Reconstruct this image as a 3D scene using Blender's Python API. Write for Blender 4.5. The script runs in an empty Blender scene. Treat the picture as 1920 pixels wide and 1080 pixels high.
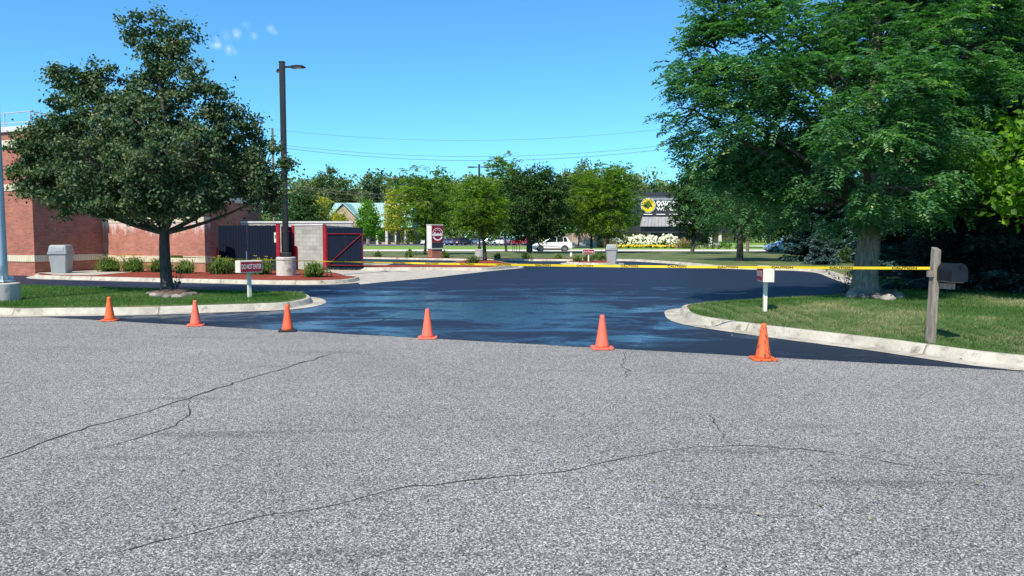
import bpy, bmesh, math, random
import numpy as np
from mathutils import Vector, Matrix, noise
from mathutils.geometry import delaunay_2d_cdt
R = math.radians
SC = bpy.context.scene
COL = SC.collection
random.seed(7)

# ------------------------------------------------------------------ camera
FPX = 1386.7
PITCH = math.atan(94 / FPX)
CAMZ = 1.6
cam = bpy.data.cameras.new('camera')
camo = bpy.data.objects.new('camera', cam); COL.objects.link(camo)
camo.location = (0, 0, CAMZ); camo.rotation_euler = (math.pi/2 - PITCH, 0, 0)
cam.sensor_width = 36; cam.lens = FPX/1920*36
cam.clip_start = 0.05; cam.clip_end = 5000
SC.camera = camo
SC.render.resolution_x = 1024; SC.render.resolution_y = 576

# ------------------------------------------------------------------ sun and sky
SUN_EL, SUN_AZ = R(51), math.atan2(-0.45, -0.893)      # from the left and behind the camera
sd = Vector((math.sin(SUN_AZ)*math.cos(SUN_EL), math.cos(SUN_AZ)*math.cos(SUN_EL), math.sin(SUN_EL)))
sun = bpy.data.lights.new('sun', 'SUN'); sun.energy = 5.0; sun.angle = R(0.53); sun.color = (1, 0.90, 0.76)
suno = bpy.data.objects.new('sun', sun); COL.objects.link(suno)
suno.rotation_euler = sd.to_track_quat('Z', 'Y').to_euler(); suno.location = (0, 0, 30)

def raydir(px, py):
    F = Vector((0, math.cos(PITCH), -math.sin(PITCH))); U = Vector((0, math.sin(PITCH), math.cos(PITCH)))
    return F + Vector((1, 0, 0))*((px-960)/FPX) + U*((540-py)/FPX)
def P(px, py, z=0.0):
    d = raydir(px, py); t = (z-CAMZ)/d.z
    return Vector((d.x*t, d.y*t, z))
def PD(px, py, D):
    d = raydir(px, py); t = D/d.y
    return Vector((d.x*t, D, CAMZ+d.z*t))

W = bpy.data.worlds.new('World'); SC.world = W; W.use_nodes = True
nt = W.node_tree; nt.nodes.clear()
def wn(t): return nt.nodes.new(t)
sky = wn('ShaderNodeTexSky'); sky.sky_type = 'NISHITA'; sky.sun_disc = False
sky.sun_elevation = SUN_EL; sky.sun_rotation = SUN_AZ
sky.air_density = 1.0; sky.dust_density = 0.25; sky.ozone_density = 2.0
gam = wn('ShaderNodeMix'); gam.data_type = 'RGBA'; gam.blend_type = 'MULTIPLY'; gam.inputs[0].default_value = 1
gam.inputs[7].default_value = (0.47, 1.01, 1.32, 1)
nt.links.new(sky.outputs[0], gam.inputs[6])
tc = wn('ShaderNodeTexCoord')
col = gam.outputs[2]
nz = wn('ShaderNodeTexNoise'); nz.inputs['Scale'].default_value = 120; nz.inputs['Detail'].default_value = 5
nt.links.new(tc.outputs['Generated'], nz.inputs['Vector'])
acc = None
for (px, py, rad, amt) in ((402, 80, 14, .62), (409, 85, 11, .3), (430, 94, 12, .5), (438, 96, 9, .3), (445, 60, 11, .5), (443, 68, 9, .35), (462, 49, 12, .18), (477, 66, 9, .3), (478, 72, 7, .25), (508, 54, 10, .4), (514, 59, 9, .3), (425, 67, 12, .2), (103, 112, 18, .10)):
    d = raydir(px, py).normalized()
    dot = wn('ShaderNodeVectorMath'); dot.operation = 'DISTANCE'; dot.inputs[1].default_value = d
    nt.links.new(tc.outputs['Generated'], dot.inputs[0])
    mr = wn('ShaderNodeMapRange'); mr.interpolation_type = 'SMOOTHSTEP'
    mr.inputs[1].default_value = rad/FPX; mr.inputs[2].default_value = 0; mr.inputs[3].default_value = 0; mr.inputs[4].default_value = amt
    nt.links.new(dot.outputs['Value'], mr.inputs[0])
    if acc is None: acc = mr.outputs[0]
    else:
        a = wn('ShaderNodeMath'); a.operation = 'ADD'; nt.links.new(acc, a.inputs[0]); nt.links.new(mr.outputs[0], a.inputs[1]); acc = a.outputs[0]
mm = wn('ShaderNodeMapRange'); mm.inputs[1].default_value = .34; mm.inputs[2].default_value = .85; nt.links.new(nz.outputs[0], mm.inputs[0])
mu = wn('ShaderNodeMath'); mu.operation = 'MULTIPLY'; nt.links.new(acc, mu.inputs[0]); nt.links.new(mm.outputs[0], mu.inputs[1])
mx = wn('ShaderNodeMix'); mx.data_type = 'RGBA'; nt.links.new(mu.outputs[0], mx.inputs[0]); nt.links.new(col, mx.inputs[6])
mx.inputs[7].default_value = (8.0, 9.2, 9.8, 1)
bg = wn('ShaderNodeBackground'); bg.inputs[1].default_value = 0.115
nt.links.new(mx.outputs[2], bg.inputs[0])
wo = wn('ShaderNodeOutputWorld'); nt.links.new(bg.outputs[0], wo.inputs[0])
SC.view_settings.view_transform = 'Standard'; SC.view_settings.look = 'None'
SC.view_settings.exposure = 0.42; SC.view_settings.gamma = 1; SC.view_settings.use_curve_mapping = False
SC.cycles.max_bounces = 6; SC.cycles.diffuse_bounces = 3; SC.cycles.glossy_bounces = 3
SC.cycles.transmission_bounces = 4; SC.cycles.transparent_max_bounces = 6
SC.cycles.sample_clamp_indirect = 6
SC.cycles.use_denoising = True

# ------------------------------------------------------------------ materials
def newmat(name):
    m = bpy.data.materials.new(name); m.use_nodes = True
    return m, m.node_tree, m.node_tree.nodes['Principled BSDF']
def c4(c): return (c[0], c[1], c[2], 1)
def nnode(t, kind, **kw):
    n = t.nodes.new(kind)
    for k, v in kw.items(): setattr(n, k, v)
    return n
def ramp(t, src, stops):
    r = t.nodes.new('ShaderNodeValToRGB'); e = r.color_ramp.elements
    while len(e) < len(stops): e.new(0.5)
    for i, (p, c) in enumerate(stops):
        e[i].position = p; e[i].color = c4(c) if not isinstance(c, float) else (c, c, c, 1)
    t.links.new(src, r.inputs[0]); return r.outputs[0]
def tex(t, kind, scale, vec=None, **kw):
    n = t.nodes.new(kind); n.inputs['Scale'].default_value = scale
    for k, v in kw.items():
        if k in n.inputs: n.inputs[k].default_value = v
    if vec is not None: t.links.new(vec, n.inputs['Vector'])
    return n
def mix(t, fac, a, b, mode='MIX'):
    n = t.nodes.new('ShaderNodeMix'); n.data_type = 'RGBA'; n.blend_type = mode
    for i, v in ((0, fac), (6, a), (7, b)):
        if isinstance(v, (int, float)): n.inputs[i].default_value = v
        elif isinstance(v, tuple): n.inputs[i].default_value = c4(v)
        else: t.links.new(v, n.inputs[i])
    return n.outputs[2]
def obco(t): return t.nodes.new('ShaderNodeTexCoord').outputs['Object']
def geopos(t): return t.nodes.new('ShaderNodeNewGeometry').outputs['Position']
def mapping(t, vec, scale=(1, 1, 1), rot=(0, 0, 0)):
    n = t.nodes.new('ShaderNodeMapping'); n.inputs['Scale'].default_value = scale; n.inputs['Rotation'].default_value = rot
    t.links.new(vec, n.inputs[0]); return n.outputs[0]
def bump(t, b, h, strength=.3, dist=.01):
    n = t.nodes.new('ShaderNodeBump'); n.inputs['Strength'].default_value = strength; n.inputs['Distance'].default_value = dist
    t.links.new(h, n.inputs['Height']); t.links.new(n.outputs[0], b.inputs['Normal'])
def M(name, c1, c2=None, scale=4, rough=.7, bs=0, bscale=60, metal=0, spec=.5, detail=5, lo=.3, hi=.7, stretch=(1, 1, 1)):
    m, t, b = newmat(name); o = mapping(t, obco(t), stretch)
    if c2 is None: c2 = tuple(x*.75 for x in c1)
    n = tex(t, 'ShaderNodeTexNoise', scale, o, Detail=detail)
    t.links.new(ramp(t, n.outputs[0], ((lo, c1), (hi, c2))), b.inputs['Base Color'])
    b.inputs['Roughness'].default_value = rough; b.inputs['Metallic'].default_value = metal
    b.inputs['Specular IOR Level'].default_value = spec
    if bs:
        n2 = tex(t, 'ShaderNodeTexNoise', bscale, o, Detail=4); bump(t, b, n2.outputs[0], bs)
    return m

def mat_street():
    m, t, b = newmat('weathered_asphalt'); p = geopos(t)
    big = tex(t, 'ShaderNodeTexNoise', .35, p, Detail=4)
    mid = tex(t, 'ShaderNodeTexNoise', 3.0, p, Detail=5, Roughness=.7)
    v = tex(t, 'ShaderNodeTexVoronoi', 130, p)
    v2 = tex(t, 'ShaderNodeTexVoronoi', 190, p)
    n1 = tex(t, 'ShaderNodeTexNoise', 60, p, Detail=6, Roughness=.8)
    sep = t.nodes.new('ShaderNodeSeparateColor'); t.links.new(v.outputs['Color'], sep.inputs[0])
    sep2 = t.nodes.new('ShaderNodeSeparateColor'); t.links.new(v2.outputs['Color'], sep2.inputs[0])
    base = ramp(t, sep.outputs[0], ((0, (.025, .026, .026)), (.22, (.12, .119, .117)), (.6, (.225, .222, .216)), (1, (.60, .59, .56))))
    fine = ramp(t, sep2.outputs[1], ((0, (.55,)*3), (1, (1.35,)*3)))
    c = mix(t, 1.0, base, fine, 'MULTIPLY')
    c = mix(t, 1.0, c, ramp(t, n1.outputs[0], ((.36, (.62,)*3), (.6, (1.2,)*3))), 'MULTIPLY')
    c = mix(t, 1.0, c, ramp(t, mid.outputs[0], ((.3, (.93,)*3), (.7, (1.06,)*3))), 'MULTIPLY')
    c = mix(t, 1.0, c, ramp(t, big.outputs[0], ((.3, (.86,)*3), (.7, (1.10,)*3))), 'MULTIPLY')
    # darker smears that run along the street
    st = tex(t, 'ShaderNodeTexNoise', 1.0, mapping(t, p, (.35, 3.2, 1), (0, 0, R(21.3))), Detail=3)
    c = mix(t, 1.0, c, ramp(t, st.outputs[0], ((.30, (.74,)*3), (.38, (1.0,)*3))), 'MULTIPLY')
    # sparse dark spots
    vs = tex(t, 'ShaderNodeTexVoronoi', 1.5, p)
    c = mix(t, 1.0, c, ramp(t, vs.outputs['Distance'], ((.018, (.25,)*3), (.03, (1.0,)*3))), 'MULTIPLY')
    vs2 = tex(t, 'ShaderNodeTexVoronoi', 3.2, p)
    c = mix(t, 1.0, c, ramp(t, vs2.outputs['Distance'], ((.022, (.55,)*3), (.035, (1.0,)*3))), 'MULTIPLY')
    t.links.new(c, b.inputs['Base Color']); b.inputs['Roughness'].default_value = .9
    b.inputs['Specular IOR Level'].default_value = .25
    bump(t, b, n1.outputs[0], .5, .012)
    return m
def mat_seal():
    m, t, b = newmat('fresh_sealcoat'); p = geopos(t)
    n = tex(t, 'ShaderNodeTexNoise', .75, mapping(t, p, (.55, .95, 1), (0, 0, .30)), Detail=10, Roughness=.70, Distortion=.5)
    n2 = tex(t, 'ShaderNodeTexNoise', 7, p, Detail=5, Roughness=.7)
    n3 = tex(t, 'ShaderNodeTexNoise', .22, p, Detail=2)
    # wetness is strongest in the middle of the drive between the two kerb noses
    dist = t.nodes.new('ShaderNodeVectorMath'); dist.operation = 'DISTANCE'; dist.inputs[1].default_value = (-1.0, 16.5, 0)
    t.links.new(mapping(t, p, (1, 1, 1)), dist.inputs[0])
    near = t.nodes.new('ShaderNodeMapRange'); near.inputs[1].default_value = 1.5; near.inputs[2].default_value = 13
    near.inputs[3].default_value = .13; near.inputs[4].default_value = -.13
    t.links.new(dist.outputs['Value'], near.inputs[0])
    a = t.nodes.new('ShaderNodeMath'); a.operation = 'ADD'; t.links.new(n.outputs[0], a.inputs[0]); t.links.new(near.outputs[0], a.inputs[1])
    a2 = t.nodes.new('ShaderNodeMath'); a2.operation = 'MULTIPLY_ADD'; t.links.new(n2.outputs[0], a2.inputs[0]); a2.inputs[1].default_value = .14; t.links.new(a.outputs[0], a2.inputs[2])
    wet = ramp(t, a2.outputs[0], ((.585, 0.0), (.70, 1.0)))
    rr = t.nodes.new('ShaderNodeMapRange'); rr.inputs[3].default_value = .62; rr.inputs[4].default_value = .22
    t.links.new(wet, rr.inputs[0]); t.links.new(rr.outputs[0], b.inputs['Roughness'])
    c = mix(t, n2.outputs[0], (.009, .013, .028), (.018, .025, .048))
    t.links.new(c, b.inputs['Base Color'])
    sp = t.nodes.new('ShaderNodeMapRange'); sp.inputs[3].default_value = .26; sp.inputs[4].default_value = 1.0; b.inputs['Specular Tint'].default_value = (.62, .86, 1, 1)
    t.links.new(wet, sp.inputs[0]); t.links.new(sp.outputs[0], b.inputs['Specular IOR Level'])
    v = tex(t, 'ShaderNodeTexNoise', 90, p, Detail=3); bump(t, b, v.outputs[0], .22, .004)
    return m
def mat_concrete(name='kerb_concrete', c1=(.52, .49, .43), c2=(.36, .34, .30), joints=True, spacing=3.0):
    m, t, b = newmat(name); p = geopos(t)
    n = tex(t, 'ShaderNodeTexNoise', 1.6, p, Detail=7, Roughness=.65)
    c = ramp(t, n.outputs[0], ((.35, c2), (.6, c1)))
    n2 = tex(t, 'ShaderNodeTexNoise', 90, p, Detail=4)
    c = mix(t, 1.0, c, ramp(t, n2.outputs[0], ((.3, (.78,)*3), (.7, (1.12,)*3))), 'MULTIPLY')
    ns = tex(t, 'ShaderNodeTexNoise', 4.5, p, Detail=6, Roughness=.75)
    c = mix(t, 1.0, c, ramp(t, ns.outputs[0], ((.32, (.42, .40, .37)), (.47, (1.0,)*3))), 'MULTIPLY')
    if joints:
        uv = t.nodes.new('ShaderNodeUVMap'); uv.uv_map = 'UVMap'
        s = t.nodes.new('ShaderNodeSeparateXYZ'); t.links.new(uv.outputs[0], s.inputs[0])
        d = t.nodes.new('ShaderNodeMath'); d.operation = 'DIVIDE'; d.inputs[1].default_value = spacing; t.links.new(s.outputs[0], d.inputs[0])
        f = t.nodes.new('ShaderNodeMath'); f.operation = 'FRACT'; t.links.new(d.outputs[0], f.inputs[0])
        c = mix(t, 1.0, c, ramp(t, f.outputs[0], ((0.0, (.18,)*3), (.013, (1.0,)*3))), 'MULTIPLY')
    t.links.new(c, b.inputs['Base Color']); b.inputs['Roughness'].default_value = .88; b.inputs['Specular IOR Level'].default_value = .3
    bump(t, b, n2.outputs[0], .3, .006)
    return m
def mat_grassy(name, a, bb, dry, dryamt=.5, sc=1.0):
    m, t, b = newmat(name); p = geopos(t)
    n = tex(t, 'ShaderNodeTexNoise', 14*sc, p, Detail=6, Roughness=.8)
    n2 = tex(t, 'ShaderNodeTexNoise', .55*sc, p, Detail=5)
    c = ramp(t, n.outputs[0], ((.3, a), (.7, bb)))
    f = ramp(t, n2.outputs[0], ((.45, 0.0), (.72, dryamt)))
    c = mix(t, f, c, dry)
    t.links.new(c, b.inputs['Base Color']); b.inputs['Roughness'].default_value = .9; b.inputs['Specular IOR Level'].default_value = .2
    bump(t, b, n.outputs[0], .6, .03)
    return m
def mat_leaf(name, stops, trans=.35, tint=(.5, .75, .1), rough=.55, spec=.35):
    m, t, b = newmat(name)
    at = t.nodes.new('ShaderNodeAttribute'); at.attribute_name = 'tint'
    c = ramp(t, at.outputs['Fac'], stops)
    t.links.new(c, b.inputs['Base Color']); b.inputs['Roughness'].default_value = rough; b.inputs['Specular IOR Level'].default_value = spec
    tr = t.nodes.new('ShaderNodeBsdfTranslucent'); c2 = mix(t, 1.0, c, tuple(x*2.2 for x in tint), 'MULTIPLY'); t.links.new(c2, tr.inputs[0])
    ms = t.nodes.new('ShaderNodeMixShader'); ms.inputs[0].default_value = trans
    t.links.new(b.outputs[0], ms.inputs[1]); t.links.new(tr.outputs[0], ms.inputs[2])
    t.links.new(ms.outputs[0], t.nodes['Material Output'].inputs['Surface'])
    return m
def mat_brick(name, c1, c2, mortar, bw=.2, bh=.067, ms=.012, stain=False, bumpy=.4, off=.5):
    m, t, b = newmat(name)
    uv = t.nodes.new('ShaderNodeUVMap'); uv.uv_map = 'UVMap'
    br = t.nodes.new('ShaderNodeTexBrick'); br.inputs['Scale'].default_value = 1; br.offset = off
    br.inputs['Brick Width'].default_value = bw; br.inputs['Row Height'].default_value = bh
    br.inputs['Mortar Size'].default_value = ms; br.inputs['Mortar Smooth'].default_value = .2; br.inputs['Bias'].default_value = -.2
    br.inputs['Color1'].default_value = c4(c1); br.inputs['Color2'].default_value = c4(c2); br.inputs['Mortar'].default_value = c4(mortar)
    t.links.new(uv.outputs[0], br.inputs[0])
    n = tex(t, 'ShaderNodeTexNoise', 1.3, uv.outputs[0], Detail=5)
    c = mix(t, 1.0, br.outputs[0], ramp(t, n.outputs[0], ((.3, (.82,)*3), (.7, (1.12,)*3))), 'MULTIPLY')
    nb = tex(t, 'ShaderNodeTexNoise', 1.0, mapping(t, uv.outputs[0], (3.5, 14, 1)), Detail=2)
    c = mix(t, ramp(t, nb.outputs[0], ((.68, 0.0), (.74, .45))), c, (.30, .24, .16))
    if stain:
        s = t.nodes.new('ShaderNodeSeparateXYZ'); t.links.new(uv.outputs[0], s.inputs[0])
        ns = tex(t, 'ShaderNodeTexNoise', 1.0, mapping(t, uv.outputs[0], (3.0, .9, 1)), Detail=6, Roughness=.7)
        mr = t.nodes.new('ShaderNodeMapRange'); mr.inputs[1].default_value = 1.35; mr.inputs[2].default_value = 2.3; mr.inputs[3].default_value = 0; mr.inputs[4].default_value = .42
        t.links.new(s.outputs[1], mr.inputs[0])
        ad = t.nodes.new('ShaderNodeMath'); ad.operation = 'ADD'; t.links.new(ns.outputs[0], ad.inputs[0]); t.links.new(mr.outputs[0], ad.inputs[1])
        c = mix(t, ramp(t, ad.outputs[0], ((.74, 0.0), (.95, .75))), c, (.75, .72, .68))
    t.links.new(c, b.inputs['Base Color']); b.inputs['Roughness'].default_value = .9
    bump(t, b, br.outputs['Fac'], -bumpy, .01)
    return m
def mat_paint(name, c, rough=.3, coat=.5, metal=0.0):
    m, t, b = newmat(name)
    n = tex(t, 'ShaderNodeTexNoise', 2.5, obco(t), Detail=4)
    t.links.new(ramp(t, n.outputs[0], ((.3, c), (.7, tuple(x*.93 for x in c)))), b.inputs['Base Color'])
    b.inputs['Roughness'].default_value = rough; b.inputs['Coat Weight'].default_value = coat; b.inputs['Coat Roughness'].default_value = .08
    b.inputs['Metallic'].default_value = metal
    return m

mStreet = mat_street(); mSeal = mat_seal()
mKerb = mat_concrete(c1=(.50, .47, .39), c2=(.34, .315, .26)); mPad = mat_concrete('apron_concrete', (.50, .46, .38), (.36, .33, .28), False)
mRoadC = mat_concrete('pale_road_concrete', (.68, .65, .58), (.56, .53, .47), False)
mFoot = mat_concrete('footing_concrete', (.55, .53, .49), (.38, .36, .33), False)
mCrack = M('crack_tar', (.012, .012, .013), (.03, .03, .03), rough=.9)
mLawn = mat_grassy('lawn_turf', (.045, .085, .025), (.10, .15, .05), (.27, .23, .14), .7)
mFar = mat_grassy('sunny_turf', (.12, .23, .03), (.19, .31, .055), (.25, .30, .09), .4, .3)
mMulch = M('red_mulch', (.36, .08, .05), (.09, .02, .014), 26, 1, 1.0, 40, spec=.1, lo=.35, hi=.62)
mBrownMulch = M('brown_mulch', (.17, .10, .07), (.07, .045, .035), 35, .95, .9, 60)
mBrick = mat_brick('red_brick', (.46, .13, .08), (.25, .07, .05), (.27, .16, .12))
mBrickS = mat_brick('stained_red_brick', (.50, .16, .105), (.30, .09, .065), (.31, .19, .145), stain=True)
mBand = mat_brick('cream_soldier_brick', (.66, .58, .42), (.56, .48, .34), (.42, .37, .28), bw=.11, bh=5, ms=.012, off=0)
mBlock = mat_brick('grey_concrete_block', (.40, .39, .36), (.29, .285, .265), (.25, .245, .23), bw=.4, bh=.2, ms=.012)
mTan = mat_brick('tan_brick', (.50, .30, .21), (.42, .24, .17), (.42, .34, .28))
mCap = M('pale_coping', (.62, .62, .60), (.5, .5, .49), 3, .6)
mRail = M('grey_rail_metal', (.55, .57, .6), (.45, .47, .5), 3, .45, metal=.3)
mBlueGate = M('navy_painted_boards', (.004, .009, .024), (.008, .014, .030), 6, .85, .3, 20, spec=.15, stretch=(8, 8, .6))
mRedD = M('dark_red_steel', (.20, .012, .022), (.12, .01, .016), 4, .6, spec=.25)
mRed = M('red_painted_steel', (.42, .010, .022), (.28, .008, .016), 4, .6, spec=.25)
mDarkPole = M('dark_bronze_paint', (.022, .020, .022), (.016, .015, .017), 3, .5, spec=.3)
mPaleBlue = M('pale_blue_paint', (.50, .60, .68), (.42, .52, .60), 3, .4)
mWood = M('weathered_grey_wood', (.33, .29, .23), (.13, .11, .09), 5, .85, .7, 30, stretch=(6, 6, .8))
mPoleWood = M('utility_pole_wood', (.22, .18, .14), (.13, .11, .09), 3, .9, .4, 20, stretch=(4, 4, .5))
mBark = M('grey_brown_bark', (.30, .25, .20), (.11, .09, .07), 7, .95, 1.0, 22, stretch=(3, 3, .7))
mBarkD = M('dark_bark', (.10, .085, .07), (.04, .033, .028), 7, .95, 1.0, 22, stretch=(3, 3, .7))
mBlack = M('black_plastic', (.012, .012, .013), (.02, .02, .021), 5, .5)
mBox = M('black_mailbox_metal', (.005, .009, .016), (.009, .014, .022), 5, .5, spec=.2)
mGreyPl = M('grey_bin_plastic', (.33, .345, .35), (.27, .285, .29), 2.5, .5)
mWhite = M('white_paint', (.78, .77, .72), (.66, .65, .60), 4, .5)
mCream = M('cream_paint', (.72, .69, .60), (.6, .57, .48), 4, .55)
mMaroon = M('maroon_sign_face', (.27, .010, .028), (.22, .009, .022), 2, .35)
mLetter = M('white_lettering', (.85, .85, .83), (.8, .8, .78), 3, .5)
mYellow = M('yellow_tape', (.90, .64, .02), (.78, .55, .02), 6, .4)
mBlkInk = M('black_ink', (.012, .012, .012), (.02, .02, .02), 6, .5)
mGlass = M('dark_car_glass', (.012, .015, .018), (.016, .02, .024), 2, .12, spec=.3)
mTyre = M('tyre_rubber', (.015, .015, .016), (.025, .025, .026), 12, .85)
mRim = M('alloy_rim', (.55, .55, .56), (.45, .45, .46), 4, .3, metal=.7)
mTail = M('red_tail_lamp', (.45, .01, .01), (.35, .01, .01), 4, .2)
mHead = M('clear_headlamp', (.7, .72, .75), (.6, .62, .65), 4, .1)
mTeal = M('teal_metal_roof', (.34, .52, .48), (.29, .46, .43), 2, .45)
mStone = M('field_stone', (.20, .18, .16), (.09, .08, .075), 5, .85, .8, 18)
mStoneL = M('pale_field_stone', (.40, .36, .31), (.20, .17, .15), 6, .85, .8, 18)
mWire = M('power_cable', (.05, .05, .055), (.04, .04, .045), 3, .6)
mInsul = M('insulator', (.25, .25, .27), (.2, .2, .2), 3, .3)
mCab = M('grey_cabinet', (.20, .21, .20), (.14, .15, .14), 4, .6)
mFascia = M('charcoal_fascia', (.022, .024, .035), (.03, .032, .042), 2, .5)
mAwn = M('metal_awning', (.36, .36, .36), (.24, .24, .25), 2, .4, metal=.2)
mLogoY = M('yellow_roundel', (.82, .60, .02), (.75, .52, .02), 3, .4)
mYflow = M('yellow_petals', (.85, .62, .03), (.75, .5, .02), 12, .6)
mWflow = M('white_blossom', (.80, .78, .62), (.62, .64, .42), 14, .7)
mTwig = mBarkD
mAwnW = M('pale_window_trim', (.6, .58, .52), (.5, .48, .42), 3, .6)

mLinden = mat_leaf('linden_leaves', ((0, (.030, .068, .030)), (.5, (.070, .125, .055)), (.82, (.15, .21, .09)), (1, (.31, .27, .13))), .30, (.5, .6, .2), .5, .25)
mLocust = mat_leaf('locust_leaves', ((0, (.034, .11, .045)), (.5, (.080, .20, .078)), (.82, (.18, .33, .12)), (1, (.36, .44, .17))), .38, (.5, .75, .15), .5, .28)
mLocY = mat_leaf('young_locust_leaves', ((0, (.06, .12, .012)), (.5, (.13, .22, .020)), (.85, (.22, .32, .03)), (1, (.34, .42, .06))), .40, (.6, .8, .1))
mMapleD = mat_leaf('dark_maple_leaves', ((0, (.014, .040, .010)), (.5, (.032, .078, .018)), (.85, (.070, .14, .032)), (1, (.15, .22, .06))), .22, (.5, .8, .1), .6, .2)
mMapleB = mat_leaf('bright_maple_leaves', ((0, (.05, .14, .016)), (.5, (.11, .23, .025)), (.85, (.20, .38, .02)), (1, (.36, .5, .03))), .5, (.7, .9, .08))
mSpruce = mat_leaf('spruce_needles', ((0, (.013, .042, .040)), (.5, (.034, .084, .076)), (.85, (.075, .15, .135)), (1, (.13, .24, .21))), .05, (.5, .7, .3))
mBlueSp = mat_leaf('blue_spruce_needles', ((0, (.03, .07, .065)), (.5, (.07, .13, .12)), (.85, (.14, .22, .20)), (1, (.22, .32, .29))), .08, (.5, .7, .4))
mBushG = mat_leaf('shrub_leaves', ((0, (.02, .055, .010)), (.5, (.045, .10, .018)), (.85, (.09, .16, .03)), (1, (.2, .22, .07))), .3, (.6, .8, .1))
mGold = mat_leaf('golden_leaves', ((0, (.28, .30, .03)), (.5, (.32, .34, .035)), (.85, (.50, .46, .06)), (1, (.62, .52, .10))), .35, (.8, .8, .1))
mWoodF = mat_leaf('woodland_leaves', ((0, (.04, .085, .022)), (.5, (.11, .175, .045)), (.85, (.22, .28, .07)), (1, (.42, .38, .14))), .25, (.6, .7, .15))
mOlive = mat_leaf('olive_leaves', ((0, (.045, .085, .03)), (.5, (.10, .16, .055)), (.85, (.18, .24, .09)), (1, (.36, .32, .15))), .25, (.6, .7, .15))
mLily = mat_leaf('lily_blades', ((0, (.05, .10, .02)), (.5, (.11, .19, .04)), (.85, (.20, .28, .08)), (1, (.45, .42, .18))), .3, (.6, .8, .1))
mGrass = mat_leaf('grass_blades', ((0, (.045, .115, .025)), (.42, (.085, .18, .045)), (.62, (.17, .22, .09)), (.8, (.32, .29, .16)), (1, (.52, .46, .30))), .3, (.6, .8, .15), .8, .12)
mTanGr = mat_leaf('tan_ornamental_grass', ((0, (.20, .17, .08)), (.5, (.32, .26, .13)), (1, (.48, .40, .22))), .25, (.8, .8, .4))

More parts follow.
